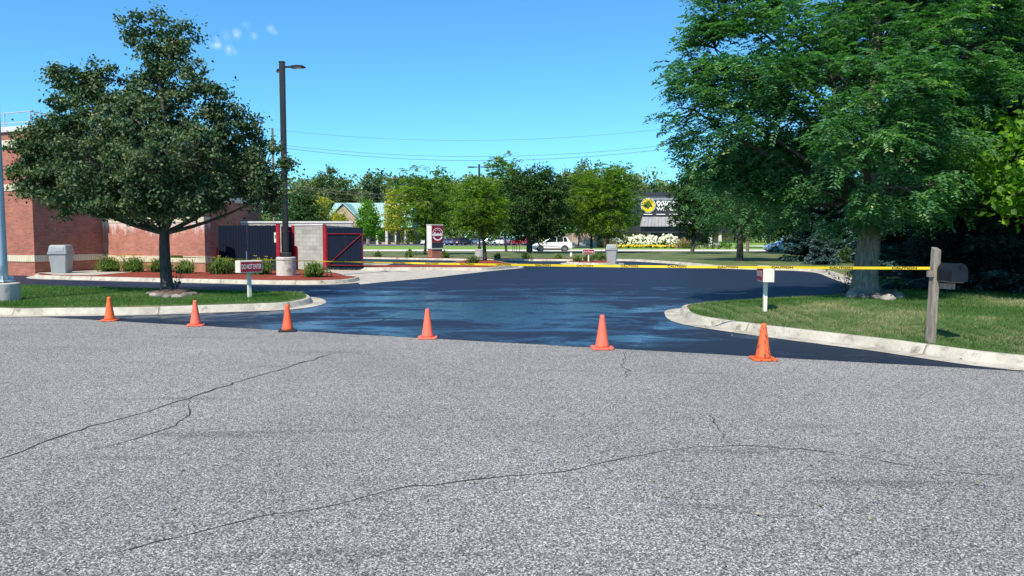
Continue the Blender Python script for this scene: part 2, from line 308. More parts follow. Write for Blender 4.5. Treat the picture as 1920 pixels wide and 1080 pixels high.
# ------------------------------------------------------------------ mesh helpers
class MB:
    def __init__(s): s.v = []; s.f = []; s.m = []
    def add(s, vs, fs, mi=0):
        b = len(s.v); s.v += [tuple(v) for v in vs]; s.f += [tuple(b+i for i in f) for f in fs]; s.m += [mi]*len(fs); return s
    def box(s, c, sz, rz=0, mi=0, M4=None):
        x, y, z = sz[0]/2, sz[1]/2, sz[2]/2
        vs = [Vector((i*x, j*y, k*z)) for k in (-1, 1) for j in (-1, 1) for i in (-1, 1)]
        rot = Matrix.Rotation(rz, 3, 'Z') if M4 is None else M4
        vs = [rot @ v + Vector(c) for v in vs]
        return s.add(vs, [(0, 2, 3, 1), (4, 5, 7, 6), (0, 1, 5, 4), (2, 6, 7, 3), (0, 4, 6, 2), (1, 3, 7, 5)], mi)
    def seg(s, a, b, w, h, z0, mi=0, side=0):   # wall piece from a to b, width w, from z0 to h
        a = Vector((a[0], a[1], 0)); b = Vector((b[0], b[1], 0)); d = (b-a); L = d.length; d.normalize(); n = Vector((-d.y, d.x, 0))
        c = (a+b)/2 + n*side*w/2
        return s.box((c.x, c.y, (z0+h)/2), (L, w, h-z0), math.atan2(d.y, d.x), mi)
    def tube(s, pts, rad, n=8, mi=0, cap=True):
        pts = [Vector(p) for p in pts]; b0 = len(s.v); up = Vector((0, 0, 1)); prev = None
        for i, p in enumerate(pts):
            d = (pts[min(i+1, len(pts)-1)] - pts[max(i-1, 0)]).normalized()
            if prev is None:
                ref = Vector((0, 1, 0)) if abs(d.z) > .9 else up; a = d.cross(ref).normalized()
            else:
                a = (prev - d*prev.dot(d))
                a = a.normalized() if a.length > 1e-6 else d.orthogonal().normalized()
            prev = a; bb = d.cross(a); r = rad[i] if hasattr(rad, '__len__') else rad
            for k in range(n):
                t = 2*math.pi*k/n; s.v.append(tuple(p + (a*math.cos(t)+bb*math.sin(t))*r))
        for i in range(len(pts)-1):
            for k in range(n):
                q = b0+i*n; s.f.append((q+k, q+(k+1) % n, q+n+(k+1) % n, q+n+k)); s.m.append(mi)
        if cap:
            s.f.append(tuple(b0+k for k in range(n))[::-1]); s.m.append(mi)
            q = b0+(len(pts)-1)*n; s.f.append(tuple(q+k for k in range(n))); s.m.append(mi)
        return s
    def lathe(s, prof, n=24, c=(0, 0, 0), mi=0, sq=None):
        b0 = len(s.v)
        for (r, z) in prof:
            for k in range(n):
                t = 2*math.pi*k/n
                s.v.append((c[0]+r*math.cos(t), c[1]+r*math.sin(t), c[2]+z))
        for i in range(len(prof)-1):
            for k in range(n):
                q = b0+i*n; s.f.append((q+k, q+(k+1) % n, q+n+(k+1) % n, q+n+k)); s.m.append(mi)
        s.f.append(tuple(b0+k for k in range(n))[::-1]); s.m.append(mi)
        q = b0+(len(prof)-1)*n; s.f.append(tuple(q+k for k in range(n))); s.m.append(mi)
        return s
    def prism(s, poly, z0, z1, mi=0):
        n = len(poly); vs = [(p[0], p[1], z0) for p in poly]+[(p[0], p[1], z1) for p in poly]
        return s.add(vs, [tuple(range(n))[::-1], tuple(range(n, 2*n))]+[(i, (i+1) % n, n+(i+1) % n, n+i) for i in range(n)], mi)
    def extr(s, poly, y0, y1, mi=0):           # polygon in xz extruded along y
        n = len(poly); vs = [(p[0], y0, p[1]) for p in poly]+[(p[0], y1, p[1]) for p in poly]
        return s.add(vs, [tuple(range(n)), tuple(range(n, 2*n))[::-1]]+[(i, n+i, n+(i+1) % n, (i+1) % n) for i in range(n)], mi)
    def build(s, name, mats, parent=None, bevel=0, smooth=False, segs=2, recalc=True):
        me = bpy.data.meshes.new(name); me.from_pydata(s.v, [], s.f); me.update()
        if not isinstance(mats, (list, tuple)): mats = [mats]
        for m in mats: me.materials.append(m)
        if len(mats) > 1: me.polygons.foreach_set('material_index', s.m)
        if recalc:
            bm = bmesh.new(); bm.from_mesh(me); bmesh.ops.recalc_face_normals(bm, faces=bm.faces); bm.to_mesh(me); bm.free()
        uvl = me.uv_layers.new(name='UVMap'); data = np.zeros(len(me.loops)*2, dtype=np.float32)
        vv = me.vertices
        for p in me.polygons:
            n = p.normal
            if abs(n.z) > .7:
                for li in p.loop_indices:
                    co = vv[me.loops[li].vertex_index].co; data[2*li] = co.x; data[2*li+1] = co.y
            else:
                l = math.hypot(n.x, n.y); tx, ty = -n.y/l, n.x/l
                for li in p.loop_indices:
                    co = vv[me.loops[li].vertex_index].co; data[2*li] = co.x*tx+co.y*ty; data[2*li+1] = co.z
        uvl.data.foreach_set('uv', data)
        if smooth: me.polygons.foreach_set('use_smooth', [True]*len(me.polygons))
        o = bpy.data.objects.new(name, me); COL.objects.link(o)
        if parent: o.parent = parent
        if bevel:
            md = o.modifiers.new('bevel', 'BEVEL'); md.width = bevel; md.segments = segs; md.limit_method = 'ANGLE'
        return o
def thing(name, label, cat, loc=(0, 0, 0), rz=0, group=None):
    o = bpy.data.objects.new(name, None); COL.objects.link(o); o.location = loc; o.rotation_euler = (0, 0, rz); o.empty_display_size = .2
    o['label'] = label; o['category'] = cat
    if group: o['group'] = group
    return o
def tag(o, label, cat, group=None, kind=None):
    o['label'] = label; o['category'] = cat
    if group: o['group'] = group
    if kind: o['kind'] = kind
    return o
def struct(o): o['kind'] = 'structure'; return o
def fastmesh(name, V, F, mats, parent=None, tint=None, smooth=False):
    me = bpy.data.meshes.new(name); n = F.shape[1]
    me.vertices.add(len(V)); me.vertices.foreach_set('co', V.astype(np.float32).ravel())
    me.loops.add(F.size); me.loops.foreach_set('vertex_index', F.astype(np.int32).ravel())
    me.polygons.add(len(F)); me.polygons.foreach_set('loop_start', np.arange(0, F.size, n, dtype=np.int32))
    me.update(calc_edges=True)
    me.materials.append(mats)
    if tint is not None:
        a = me.attributes.new('tint', 'FLOAT', 'POINT'); a.data.foreach_set('value', tint.astype(np.float32))
    o = bpy.data.objects.new(name, me); COL.objects.link(o)
    if parent: o.parent = parent
    return o
def leaves(name, C, A, N, L, Wd, mat, parent, tint, fold=.25):
    """folded leaf quads: centres C, leaf axis A, face normal N"""
    A = A/np.linalg.norm(A, axis=1, keepdims=True)
    S = np.cross(A, N); S /= (np.linalg.norm(S, axis=1, keepdims=True)+1e-9); N = np.cross(S, A)
    L = np.reshape(L, (-1, 1)) if np.ndim(L) else L; Wd = np.reshape(Wd, (-1, 1)) if np.ndim(Wd) else Wd
    v0 = C-A*L*.5; v2 = C+A*L*.5; v1 = C-A*L*.08+S*Wd*.5+N*Wd*fold; v3 = C-A*L*.08-S*Wd*.5+N*Wd*fold
    V = np.stack((v0, v1, v2, v3), 1).reshape(-1, 3); n = len(C); b = np.arange(n)[:, None]*4
    F = np.concatenate((b+np.array([[0, 1, 2]]), b+np.array([[0, 2, 3]])), 1).reshape(-1, 3)
    return fastmesh(name, V, F, mat, parent, np.repeat(tint, 4))
def text_mb(s, size, mb, xf, mi=0, bold=0.0, sx=1.0, fit=None):
    cu = bpy.data.curves.new('t', 'FONT'); cu.body = s; cu.size = size; cu.align_x = 'CENTER'; cu.align_y = 'CENTER'; cu.resolution_u = 3; cu.offset = bold
    ob = bpy.data.objects.new('t', cu); COL.objects.link(ob)
    dg = bpy.context.evaluated_depsgraph_get(); me = bpy.data.meshes.new_from_object(ob.evaluated_get(dg))
    if fit: xs_ = [v.co.x for v in me.vertices]; sx = fit/(max(xs_)-min(xs_))
    vs = [xf(v.co.x*sx, v.co.y) for v in me.vertices]; mb.add(vs, [tuple(p.vertices) for p in me.polygons], mi)
    bpy.data.objects.remove(ob); bpy.data.curves.remove(cu); bpy.data.meshes.remove(me)

# ------------------------------------------------------------------ outlines, kerbs
def spline(pts, step=.3, closed=True):
    P_ = [Vector((p[0], p[1])) for p in pts]; n = len(P_); out = []
    rng = range(n if closed else n-1)
    for i in rng:
        p0 = P_[(i-1) % n] if closed or i > 0 else P_[0]*2-P_[1]; p1 = P_[i]; p2 = P_[(i+1) % n]; p3 = P_[(i+2) % n] if closed or i+2 < n else P_[-1]*2-P_[-2]
        t0 = 0; t1 = t0+max(1e-4, (p1-p0).length)**.5; t2 = t1+max(1e-4, (p2-p1).length)**.5; t3 = t2+max(1e-4, (p3-p2).length)**.5
        k = max(1, int((p2-p1).length/step)); k = min(k, 40)
        for j in range(k):
            t = t1+(t2-t1)*j/k
            a1 = p0*((t1-t)/(t1-t0))+p1*((t-t0)/(t1-t0)); a2 = p1*((t2-t)/(t2-t1))+p2*((t-t1)/(t2-t1)); a3 = p2*((t3-t)/(t3-t2))+p3*((t-t2)/(t3-t2))
            b1 = a1*((t2-t)/(t2-t0))+a2*((t-t0)/(t2-t0)); b2 = a2*((t3-t)/(t3-t1))+a3*((t-t1)/(t3-t1))
            out.append(b1*((t2-t)/(t2-t1))+b2*((t-t1)/(t2-t1)))
    if not closed: out.append(P_[-1])
    return out
def inset(poly, d, area):
    n = len(poly); out = []
    for i in range(n):
        a = poly[(i-1) % n]; b = poly[(i+1) % n]; t = (b-a); t.normalize(); nn = Vector((-t.y, t.x))
        if area < 0: nn = -nn
        out.append(poly[i]+nn*d)
    return out
def sarea(poly): return sum(poly[i].x*poly[(i+1) % len(poly)].y-poly[(i+1) % len(poly)].x*poly[i].y for i in range(len(poly)))/2
def seg_dist(pts, poly):
    P0 = np.array([[p.x, p.y] for p in poly]); P1 = np.roll(P0, -1, 0); D = P1-P0; L2 = (D**2).sum(1)+1e-9; out = []
    for q in pts:
        t = np.clip(((q-P0)*D).sum(1)/L2, 0, 1); out.append(np.sqrt((((P0+D*t[:, None])-q)**2).sum(1).min()))
    return np.array(out)
def inside(q, P0):
    x, y = P0[:, 0], P0[:, 1]; x2, y2 = np.roll(x, -1), np.roll(y, -1)
    c = ((y > q[1]) != (y2 > q[1])) & (q[0] < (x2-x)*(q[1]-y)/(y2-y+1e-12)+x)
    return c.sum() % 2 == 1
def island(name, pts, mtop, gut=.32, kw=.15, h=.14, grid=1.0, mound=None, step=.3):
    out = spline(pts, step); A = sarea(out)
    ring = [out, inset(out, gut*.97, A), inset(out, gut+.05, A), inset(out, gut+.05+.025, A), inset(out, gut+kw, A)]
    hs = [.010, .016, h-.02, h, h]
    n = len(out); mb = MB(); us = [0]
    for i in range(n): us.append(us[-1]+(out[(i+1) % n]-out[i]).length)
    for r, hh in zip(ring, hs): mb.v += [(p.x, p.y, hh) for p in r]
    uvs = []
    for r in range(4):
        for i in range(n):
            j = (i+1) % n; mb.f.append((r*n+i, r*n+j, (r+1)*n+j, (r+1)*n+i)); mb.m.append(0)
            uvs += [us[i], 0, us[i+1], 0, us[i+1], 1, us[i], 1]
    me = bpy.data.meshes.new(name+'_kerb'); me.from_pydata(mb.v, [], mb.f); me.materials.append(mKerb)
    l = me.uv_layers.new(name='UVMap'); l.data.foreach_set('uv', uvs); me.update()
    if A < 0: me.flip_normals()
    k = bpy.data.objects.new(name+'_kerb', me); COL.objects.link(k); struct(k)
    inner = ring[4]; P0 = np.array([[p.x, p.y] for p in inner])
    x0, y0 = P0.min(0); x1, y1 = P0.max(0); gp = []
    yy = y0+grid*.5
    while yy < y1:
        xx = x0+grid*.5
        while xx < x1:
            q = np.array((xx+random.uniform(-.1, .1)*grid, yy+random.uniform(-.1, .1)*grid))
            if inside(q, P0): gp.append(q)
            xx += grid
        yy += grid
    d = seg_dist(gp, inner) if gp else []
    gp = [g for g, dd in zip(gp, d) if dd > grid*.35]; d = [dd for dd in d if dd > grid*.35]
    vin = [Vector((p.x, p.y)) for p in inner]+[Vector((g[0], g[1])) for g in gp]
    res = delaunay_2d_cdt(vin, [], [list(range(n))], 1, 1e-5)
    V = []; dd = seg_dist([np.array((v.x, v.y)) for v in res[0]], inner)
    for v, q in zip(res[0], dd):
        z = h-.012
        if mound: z += mound(v.x, v.y, q)
        V.append((v.x, v.y, z))
    me = bpy.data.meshes.new(name); me.from_pydata(V, [], [tuple(f) for f in res[2]]); me.materials.append(mtop)
    bm = bmesh.new(); bm.from_mesh(me); bmesh.ops.recalc_face_normals(bm, faces=bm.faces)
    if sum(f.normal.z for f in bm.faces) < 0: bmesh.ops.reverse_faces(bm, faces=bm.faces)
    bm.to_mesh(me); bm.free(); me.polygons.foreach_set('use_smooth', [True]*len(me.polygons))
    o = bpy.data.objects.new(name, me); COL.objects.link(o); struct(o)
    return inner
def sheet(name, pts, z, mat, step=None):
    me = bpy.data.meshes.new(name); P_ = [Vector((p[0], p[1])) for p in pts]
    if step: P_ = spline(pts, step)
    if sarea(P_) < 0: P_ = P_[::-1]
    from mathutils.geometry import tessellate_polygon
    tris = tessellate_polygon([[Vector((p.x, p.y, 0)) for p in P_]])
    me.from_pydata([(p.x, p.y, z) for p in P_], [], [tuple(t) for t in tris]); me.materials.append(mat)
    bm = bmesh.new(); bm.from_mesh(me)
    for f in bm.faces:
        f.normal_update()
        if f.normal.z < 0: f.normal_flip()
    bm.to_mesh(me); bm.free()
    o = bpy.data.objects.new(name, me); COL.objects.link(o); return struct(o)

# ================================================================== THE SETTING
# ground to the horizon
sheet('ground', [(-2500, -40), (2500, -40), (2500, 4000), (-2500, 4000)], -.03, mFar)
SL = -.39                                    # direction of the street in plan
def edge_y(x): return 13.96+SL*(x+7.1)
sheet('street', [(-80, edge_y(-80)+1.2), (80, edge_y(80)+1.2), (80, -60), (-80, -60)], 0, mStreet)
lot = []
x = -48.0
while x <= 22:
    lot.append((x, edge_y(x)+.035*noise.noise(Vector((x*1.7, 3, 0)))+.02*noise.noise(Vector((x*9, 5, 0))))); x += .12
lot += [(22, 62), (3.5, 62), (-48, 84)]
sheet('sealed_parking_lot', lot, .004, mSeal)
# street cracks, chips and worn patches belong to the street surface
def ribbon(mb, pts, w, seed, jit=.02, z=.003):
    rnd = random.Random(seed); ps = spline([P(*p)[:2] for p in pts], .10, False); L = []; Rr = []
    wz = w
    for i, p in enumerate(ps):
        a = ps[max(0, i-1)]; b = ps[min(len(ps)-1, i+1)]; t = (b-a).normalized(); n = Vector((-t.y, t.x))
        o = n*(noise.noise(Vector((i*.35, seed, 0)))*jit*2.2+noise.noise(Vector((i*1.1, seed, 4)))*jit*1.6+rnd.uniform(-jit, jit)*.8)
        wz = w*rnd.uniform(.7, 1.4)*(.55+.8*abs(noise.noise(Vector((i*.23, seed+9, 0))))*2)*(min(1, i/6+.15))*(min(1, (len(ps)-i)/8+.15))
        L.append(p+o+n*wz/2); Rr.append(p+o-n*wz/2)
    n = len(ps); mb.add([(p.x, p.y, z) for p in L]+[(p.x, p.y, z) for p in Rr], [(i, i+1, n+i+1, n+i) for i in range(n-1)])
cb = MB()
ribbon(cb, [(-60, 885), (0, 862), (60, 838), (170, 800), (260, 776), (350, 748), (450, 715), (520, 695), (560, 682), (610, 668), (640, 660)], .026, 1)
ribbon(cb, [(120, 855), (200, 838), (262, 822), (310, 805), (345, 785), (356, 768), (350, 750)], .016, 2)
ribbon(cb, [(640, 660), (680, 648), (725, 636)], .010, 3)
ribbon(cb, [(120, 1062), (200, 1040), (300, 1015), (450, 978), (540, 962), (620, 950), (700, 926), (780, 915), (850, 905), (950, 893), (1050, 885), (1130, 868), (1200, 853), (1280, 842), (1375, 835), (1450, 840), (1530, 845), (1600, 856), (1680, 868), (1750, 880), (1830, 888), (1960, 897)], .011, 4)
ribbon(cb, [(1378, 835), (1355, 815), (1345, 798), (1322, 775)], .014, 5)
ribbon(cb, [(1178, 656), (1168, 676), (1174, 700), (1170, 712)], .012, 6)
ribbon(cb, [(700, 926), (716, 934), (724, 944)], .008, 11); ribbon(cb, [(1050, 885), (1062, 896), (1058, 906)], .007, 12); ribbon(cb, [(450, 715), (462, 722), (480, 724)], .012, 13); ribbon(cb, [(260, 776), (250, 784), (256, 792)], .010, 14)
ribbon(cb, [(120, 1076), (100, 1050), (80, 1040)], .006, 7)
o = cb.build('street_cracks', mCrack, recalc=False); struct(o)
# small crack and trowel marks in the sealcoat
cb = MB()
ribbon(cb, [(650, 612), (700, 604), (740, 594), (775, 588)], .03, 8, z=.008)
o = cb.build('sealcoat_crack', mCrack, recalc=False); struct(o)

# kerbed islands
def px(*l): return [P(*q)[:2] for q in l]
MOUND_R = lambda x, y, d: (.20*min(1, d/2.2)**.8*max(0, min(1, (31-y)/8)) if x > 2 else 0)+.012*noise.noise(Vector((x, y, 0)))
lawn_pts = px((1247, 591), (1259, 602.5), (1290, 611), (1326, 617), (1430, 632), (1540, 646.5), (1638, 659), (1756, 677), (1900, 695))
lawn_pts += [(9, edge_y(9)+.12), (14, edge_y(14)+.12), (24, edge_y(24)+.1), (34, 0), (50, 10), (62, 40), (62, 80), (20, 82), (-20, 82), (-60, 82), (-66, 86), (-60, 84.5), (-30, 67.2), (-11.2, 56.2), (-3.7, 52), (3.5, 50.6), (6, 51), (7.8, 50.5), (9.3, 47), (10.3, 42), (10.9, 38.6), (12.3, 36.8), (13.6, 35.9), (13.9, 34.2), (12.7, 29.5), (10.75, 23.2), (9.6, 20.9), (7.4, 18.9), (4.95, 17.5), (3.5, 16.4)]
# drop the last strip's pinch on the far left
lawn_pts = [p for p in lawn_pts if p != (-66, 86)]
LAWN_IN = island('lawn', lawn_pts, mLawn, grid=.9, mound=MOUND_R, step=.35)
LAWN_NP = np.array([[p.x, p.y] for p in LAWN_IN])
def lawn_z(x, y):
    d = seg_dist([np.array((x, y))], LAWN_IN)[0]
    return .128+MOUND_R(x, y, d)
isl = px((0, 595), (91, 594), (255, 592), (401, 587), (500, 583.5), (547, 581), (585, 576), (610, 569), (606, 562), (590, 558)) + [(-6.2, 20.1), (-8.0, 20.6), (-11.2, 21.6), (-15.7, 23.2), (-24, 26.4), (-40, 32.5), (-41, 27.6), (-30, 22.8), (-20, 18.9), (-14, 16.4)]
def isl_m(x, y, d): return .05*min(1, d/1.5)+.012*noise.noise(Vector((x, y, 0)))
ISL_IN = island('grass_island', isl, mLawn, grid=.5, mound=isl_m, step=.2)
bed = px((58, 523), (150, 526), (350, 531), (518, 534.5), (600, 534.5), (655, 532), (682, 528), (686, 524.5)) + [(-5.95, 28.6), (-7.0, 31.0), (-8.6, 33.4), (-12, 37), (-17, 38), (-20.5, 33), (-19.9, 30.4)]
BED_IN = island('planting_bed', bed, mMulch, gut=.25, grid=.6, step=.2)
sheet('bin_walkway', [P(96, 515, .14)[:2], P(175, 516, .14)[:2], (-16.3, 33.6), (-18.9, 34.6), (-20.0, 31.2), (-18.6, 29.9)], .1365, mPad)
apron = px((676, 533.5), (720, 529), (800, 522), (870, 514), (919, 508.5), (984, 502.5)) + [(-.2, 40.3), (-3, 39.2), (-7.4, 39.2), (-7.4, 46), (-15, 46), (-12, 34), (-7.5, 29.5), (-5.6, 26.6)]
sheet('concrete_apron', apron, .008, mPad)
midbed = px((680, 508), (760, 508), (850, 508), (915, 508), (960, 504), (982, 500), (960, 497)) + [(-.5, 46.5), (-1.6, 49.0), (-3.0, 49.0), (-3.6, 46.3), (-4.2, 41.2), (-6, 39.9), (-9, 39.5), (-9.5, 37.4), (-8, 36.4)]
island('middle_bed', midbed, mMulch, gut=.30, h=.16, grid=.6, step=.25)
smal = [(3.1, 44.6), (4.2, 42.9), (5.6, 42.7), (6.6, 44.2), (6.9, 46.6), (6.2, 48.3), (4.4, 48.6), (3.2, 47.0)]
island('small_bed', smal, mMulch, gut=.35, h=.15, grid=.6, step=.25)
# mulch strip along the far kerb
def offs(pts, d): return [(x+0, y+d) for x, y in pts]
fk = [(-34, 70.3), (-24, 64.3), (-11.2, 57.0), (-3.7, 52.75), (0, 51.6), (3.2, 51.25), (4.6, 51.4)]
sheet('mulch_strip', fk+[(x, y+1.15) for x, y in fk[::-1]], .155, mMulch)
sheet('concrete_road', [(-260, 84.5), (-40, 82.6), (60, 82.6), (260, 84.5), (260, 103), (-260, 103)], -.012, mRoadC)
sheet('entrance_drive', [(36, 102), (44, 88), (62, 88), (60, 103), (64, 125), (66, 155), (46, 155), (47, 125)], -.004, mRoadC)
sheet('far_parking_lot', [(-70, 148), (12, 148), (12, 215), (-70, 215)], -.018, M('old_parking_asphalt', (.16, .16, .17), (.12, .12, .13), 2, .9))
sheet('garden_drive', [P(1690, 508.5, .15)[:2], P(1800, 513, .15)[:2], (24, 29), (34, 38), (27, 42), P(1690, 500, .15)[:2]], .152, mRoadC)
sheet('garden_mulch', [P(1700, 506, .15)[:2], P(1690, 495, .15)[:2], (24, 48), (36, 54), (42, 38), (24, 33.5)], .147, mBrownMulch)

# ================================================================== STORE BUILDING (left)
ux, uy = math.cos(math.atan(SL)), math.sin(math.atan(SL)); ang = math.atan2(uy, ux)
def bl(mb, a, b, w, z0, z1, mi=0, side=1): return mb.seg(a, b, w, z1, z0, mi, side)
C0 = Vector((-20.0, 31.0)); Cd = Vector((-uy, ux)); Cu = Vector((ux, uy))
far_l = C0-Cu*24; back = C0+Cd*3.3; 
t = thing('store_building', 'red brick store with cream soldier bands, pale coping and a roof railing at left edge', 'building', (C0.x, C0.y, 0), ang)
def lb(mb, x0, x1, y0, y1, z0, z1, mi=0): return mb.box(((x0+x1)/2, (y0+y1)/2, (z0+z1)/2), (x1-x0, y1-y0, z1-z0), 0, mi)
lb(MB(), -24, 0, 0, 14, 0, 6.02).build('wall', mBrick, t)
for z0, z1 in ((.60, .87), (3.58, 3.86), (5.34, 5.70)):
    lb(MB(), -24.03, .03, -.03, 14.03, z0, z1).build('brick_band', mBand, t)
m = MB(); lb(m, -24.1, .1, -.1, 14.1, 6.02, 6.24); m.build('coping', mCap, t, bevel=.02)
m = MB()
for x_ in (0, -1.55, -3.1, -4.65, -6.2): m.tube([(x_-.05, .1, 6.24), (x_-.05, .1, 6.84)], .03, 6)
for y_ in (1.6, 3.1, 4.6): m.tube([(-.05, y_, 6.24), (-.05, y_, 6.84)], .03, 6)
for z_ in (6.84, 6.42): m.tube([(-7, .1, z_), (-.05, .1, z_)], .025, 6); m.tube([(-.05, .1, z_), (-.05, 5, z_)], .025, 6)
m.build('railing', mRail, t)

# low enclosure wall of brick
w0 = C0+Cd*3.3
t = thing('brick_screen_wall', 'low red brick wall with white salt stains and a cream band behind the yellow lilies', 'wall', (w0.x, w0.y, 0), ang)
lb(MB(), 0, 5.98, 0, .35, 0, 2.28).build('wall', mBrickS, t)
lb(MB(), 5.55, 5.98, .35, .78, 0, 2.28).build('pier', mBrick, t)
lb(MB(), -.02, 6.01, -.03, .38, .53, .80).build('brick_band', mBand, t)
lb(MB(), 0, 5.98, -.02, .37, 2.28, 2.50).build('coping', mBand, t)

# bin enclosure: block walls
t = thing('block_enclosure_wall', 'grey concrete block enclosure wall with pale cap between the two red framed gates', 'wall', (0, 0, 0))
a = PD(553, 446, 37.4); b = PD(605, 446, 36.9); c = PD(553, 446, 42.5)
m = MB(); m.seg(a, b, .2, 2.22, 0, 0, 1); m.build('front_wall', mBlock, t)
m = MB(); m.seg((b.x, b.y+.2), (b.x+.3, 42.3), .2, 2.22, 0, 0, 1); m.seg((PD(398, 446, 41).x, 42.5), (b.x+.3, 42.5), .2, 2.45, 0, 0, 1); m.build('rear_wall', mBlock, t)
m = MB(); m.seg((a.x-.03, a.y-.03), (b.x+.03, b.y-.03), .27, 2.30, 2.22, 0, 1); m.seg((PD(398, 446, 41).x, 42.46), (b.x+.33, 42.46), .28, 2.55, 2.45, 0, 1); m.build('cap', mCap, t)

def boards(mb, L, z0, z1, n, dy=0, seed=0):
    rnd = random.Random(seed); w = L/n
    for i in range(n): mb.box((w*(i+.5), dy+rnd.uniform(-.004, .004), (z0+z1)/2+rnd.uniform(-.01, .01)), (w-.012, .03, z1-z0))
# closed double gate
a = PD(409, 446, 33.6); b = PD(518, 446, 33.2); L = (b-a).length
t = thing('closed_gate', 'closed navy board double gate behind the lilies beside the brick wall', 'gate', (a.x, a.y, 0), math.atan2(b.y-a.y, b.x-a.x))
for k in range(2):
    g = MB(); boards(g, L/2-.02, .18, 2.16, 11, 0, k); o = g.build('gate_leaf', mBlueGate, t); o.location.x = k*(L/2+.01)
for z_ in (.45, 1.9): MB().box((L/2, .035, z_), (L, .04, .08)).build('gate_rail', mRed, t)
m = MB(); m.tube([(L*.49, -.03, .06), (L*.49, -.03, 1.0)], .012, 6); m.build('drop_bolt', mRail, t)
def post(px_, D, ztop, r, label, z0=0):
    p = PD(px_, 446, D); t = thing('gate_post', label, 'post', (p.x, p.y, z0))
    MB().box((0, 0, ztop/2), (r*2, r*2, ztop)).build('post', mRed, t, bevel=.01)
    MB().box((0, 0, ztop+.01), (r*2.3, r*2.3, .02)).build('post_cap', mRed, t); return t
post(404, 33.7, 2.2, .07, 'dark red gate post at the left end of the closed navy gate')
tp = post(521.5, 33.1, 2.2, .075, 'bright red gate post with a white notice on its left side')
m = MB(); m.box((-.10, -.02, 1.62), (.14, .01, .45)); o = m.build('notice', mWhite, tp)
m = MB(); m.box((-.10, -.03, 1.66), (.09, .004, .16)); m.build('lettering', mCab, o)
a = PD(528, 446, 33.6); b = PD(547, 446, 34.8); L = (b-a).length
t = thing('ajar_gate', 'narrow navy gate leaf behind the dark light pole, standing ajar', 'gate', (a.x, a.y, 0), math.atan2(b.y-a.y, b.x-a.x))
g = MB(); boards(g, L, .18, 2.12, 6, 0, 5); g.build('gate_leaf', mBlueGate, t)
for z_ in (.5, 1.9): MB().box((L/2, -.03, z_), (L, .03, .05)).build('gate_rail', mRed, t)
post(549.5, 34.8, 2.16, .06, 'thin dark red post between the ajar gate and the block wall')
p = PD(553.5, 446, 34.6); t = thing('bollard', 'short dark bollard hard against the block wall behind the light pole footing', 'bollard', (p.x, p.y, 0))
MB().lathe([(.11, 0), (.11, 1.15), (.08, 1.2), (.02, 1.23)], 14).build('post', mRed, t)
p = PD(403.5, 446, 32.6); t = thing('bollard', 'red round topped bollard in front of the closed gate', 'bollard', (p.x, p.y, 0))
MB().lathe([(.115, 0), (.115, 1.12), (.10, 1.17), (.06, 1.2), (.01, 1.21)], 16).build('post', mRed, t)
# open gate
a = PD(610, 446, 36.9); b = PD(682, 446, 36.2); L = (b-a).length
post(609, 36.95, 2.22, .075, 'red steel post that hinges the open framed gate')
t = thing('open_gate', 'open navy board gate on a red diagonal braced frame', 'gate', (a.x, a.y, 0), math.atan2(b.y-a.y, b.x-a.x))
g = MB(); x0 = .10; bw = .145; k = 0; rnd = random.Random(4)
while x0 < L-.06:
    wd = min(bw-rnd.choice((.008, .01, .022)), L-.03-x0); g.box((x0+wd/2, .02, 1.09+rnd.uniform(-.02, .02)), (wd, .025, 2.02)); x0 += bw; k += 1
g.build('gate_leaf', mBlueGate, t)
m = MB()
def bar(mb, p, q, w=.042, y=-.03): 
    p = Vector((p[0], y, p[1])); q = Vector((q[0], y, q[1])); d = q-p; mb.box((p+q)/2, (d.length, w, w), M4=Matrix.Rotation(-math.atan2(d.z, d.x), 3, 'Y'))
for p_, q_ in (((.10, .25), (L-.02, .25)), ((.10, 1.80), (L-.02, 1.80)), ((.12, .22), (.12, 1.83)), ((L-.05, .22), (L-.05, 1.83)), ((.14, .27), (L-.07, 1.78))): bar(m, p_, q_)
m.build('gate_frame', mRedD, t)
for z_ in (.5, 1.55): MB().box((.03, -.02, z_), (.09, .05, .06)).build('hinge', mRed, t)
p = P(613.5, 518, .13); t = thing('stake', 'thin black stake in the mulch left of the open gate', 'stake', (p.x, p.y, .12))
MB().tube([(0, 0, 0), (0, 0, .36)], .022, 8).build('post', mBlack, t); MB().box((0, 0, .37), (.06, .06, .03)).build('stake_cap', mBlack, t)

# ================================================================== LIGHT POLES
def light_pole(name, label, px_, py_, z0, h, rb, hb, pw, arms):
    p = P(px_, py_, z0); t = thing(name, label, 'light pole', (p.x*(p.y+rb)/p.y, p.y+rb, z0-.02))
    MB().lathe([(rb, 0), (rb, hb-.03), (rb-.03, hb)], 40).build('footing', mFoot, t, smooth=False)
    MB().box((0, 0, hb+.09), (pw*1.75, pw*1.75, .18)).build('base_cover', mDarkPole, t, bevel=.015)
    MB().box((0, 0, (hb+h)/2), (pw, pw, h-hb)).build('pole', mDarkPole, t, bevel=.012)
    MB().box((0, 0, h+.02), (pw*1.1, pw*1.1, .04)).build('pole_cap', mDarkPole, t)
    for az in arms:
        m = MB(); rot = Matrix.Rotation(az, 4, 'Z')
        m.box((.27, 0, h-.17), (.32, .06, .07)); m.box((.40, 0, h-.18), (.08, .10, .09))
        m.extr([(.40, h-.22), (.42, h-.15), (.62, h-.13), (.88, h-.15), (.92, h-.185), (.84, h-.215), (.5, h-.225)], -.15, .15)
        o = m.build('lamp_head', mDarkPole, t); o.rotation_euler.z = az
        l = MB().box((.66, 0, h-.226), (.26, .22, .012)).build('lens', mHead, o)
    return t
light_pole('light_pole', 'tall dark bronze square light pole on a round concrete footing in the lily bed', 537, 517, .13, 8.25, .38, .74, .19, (R(-8), R(112)))
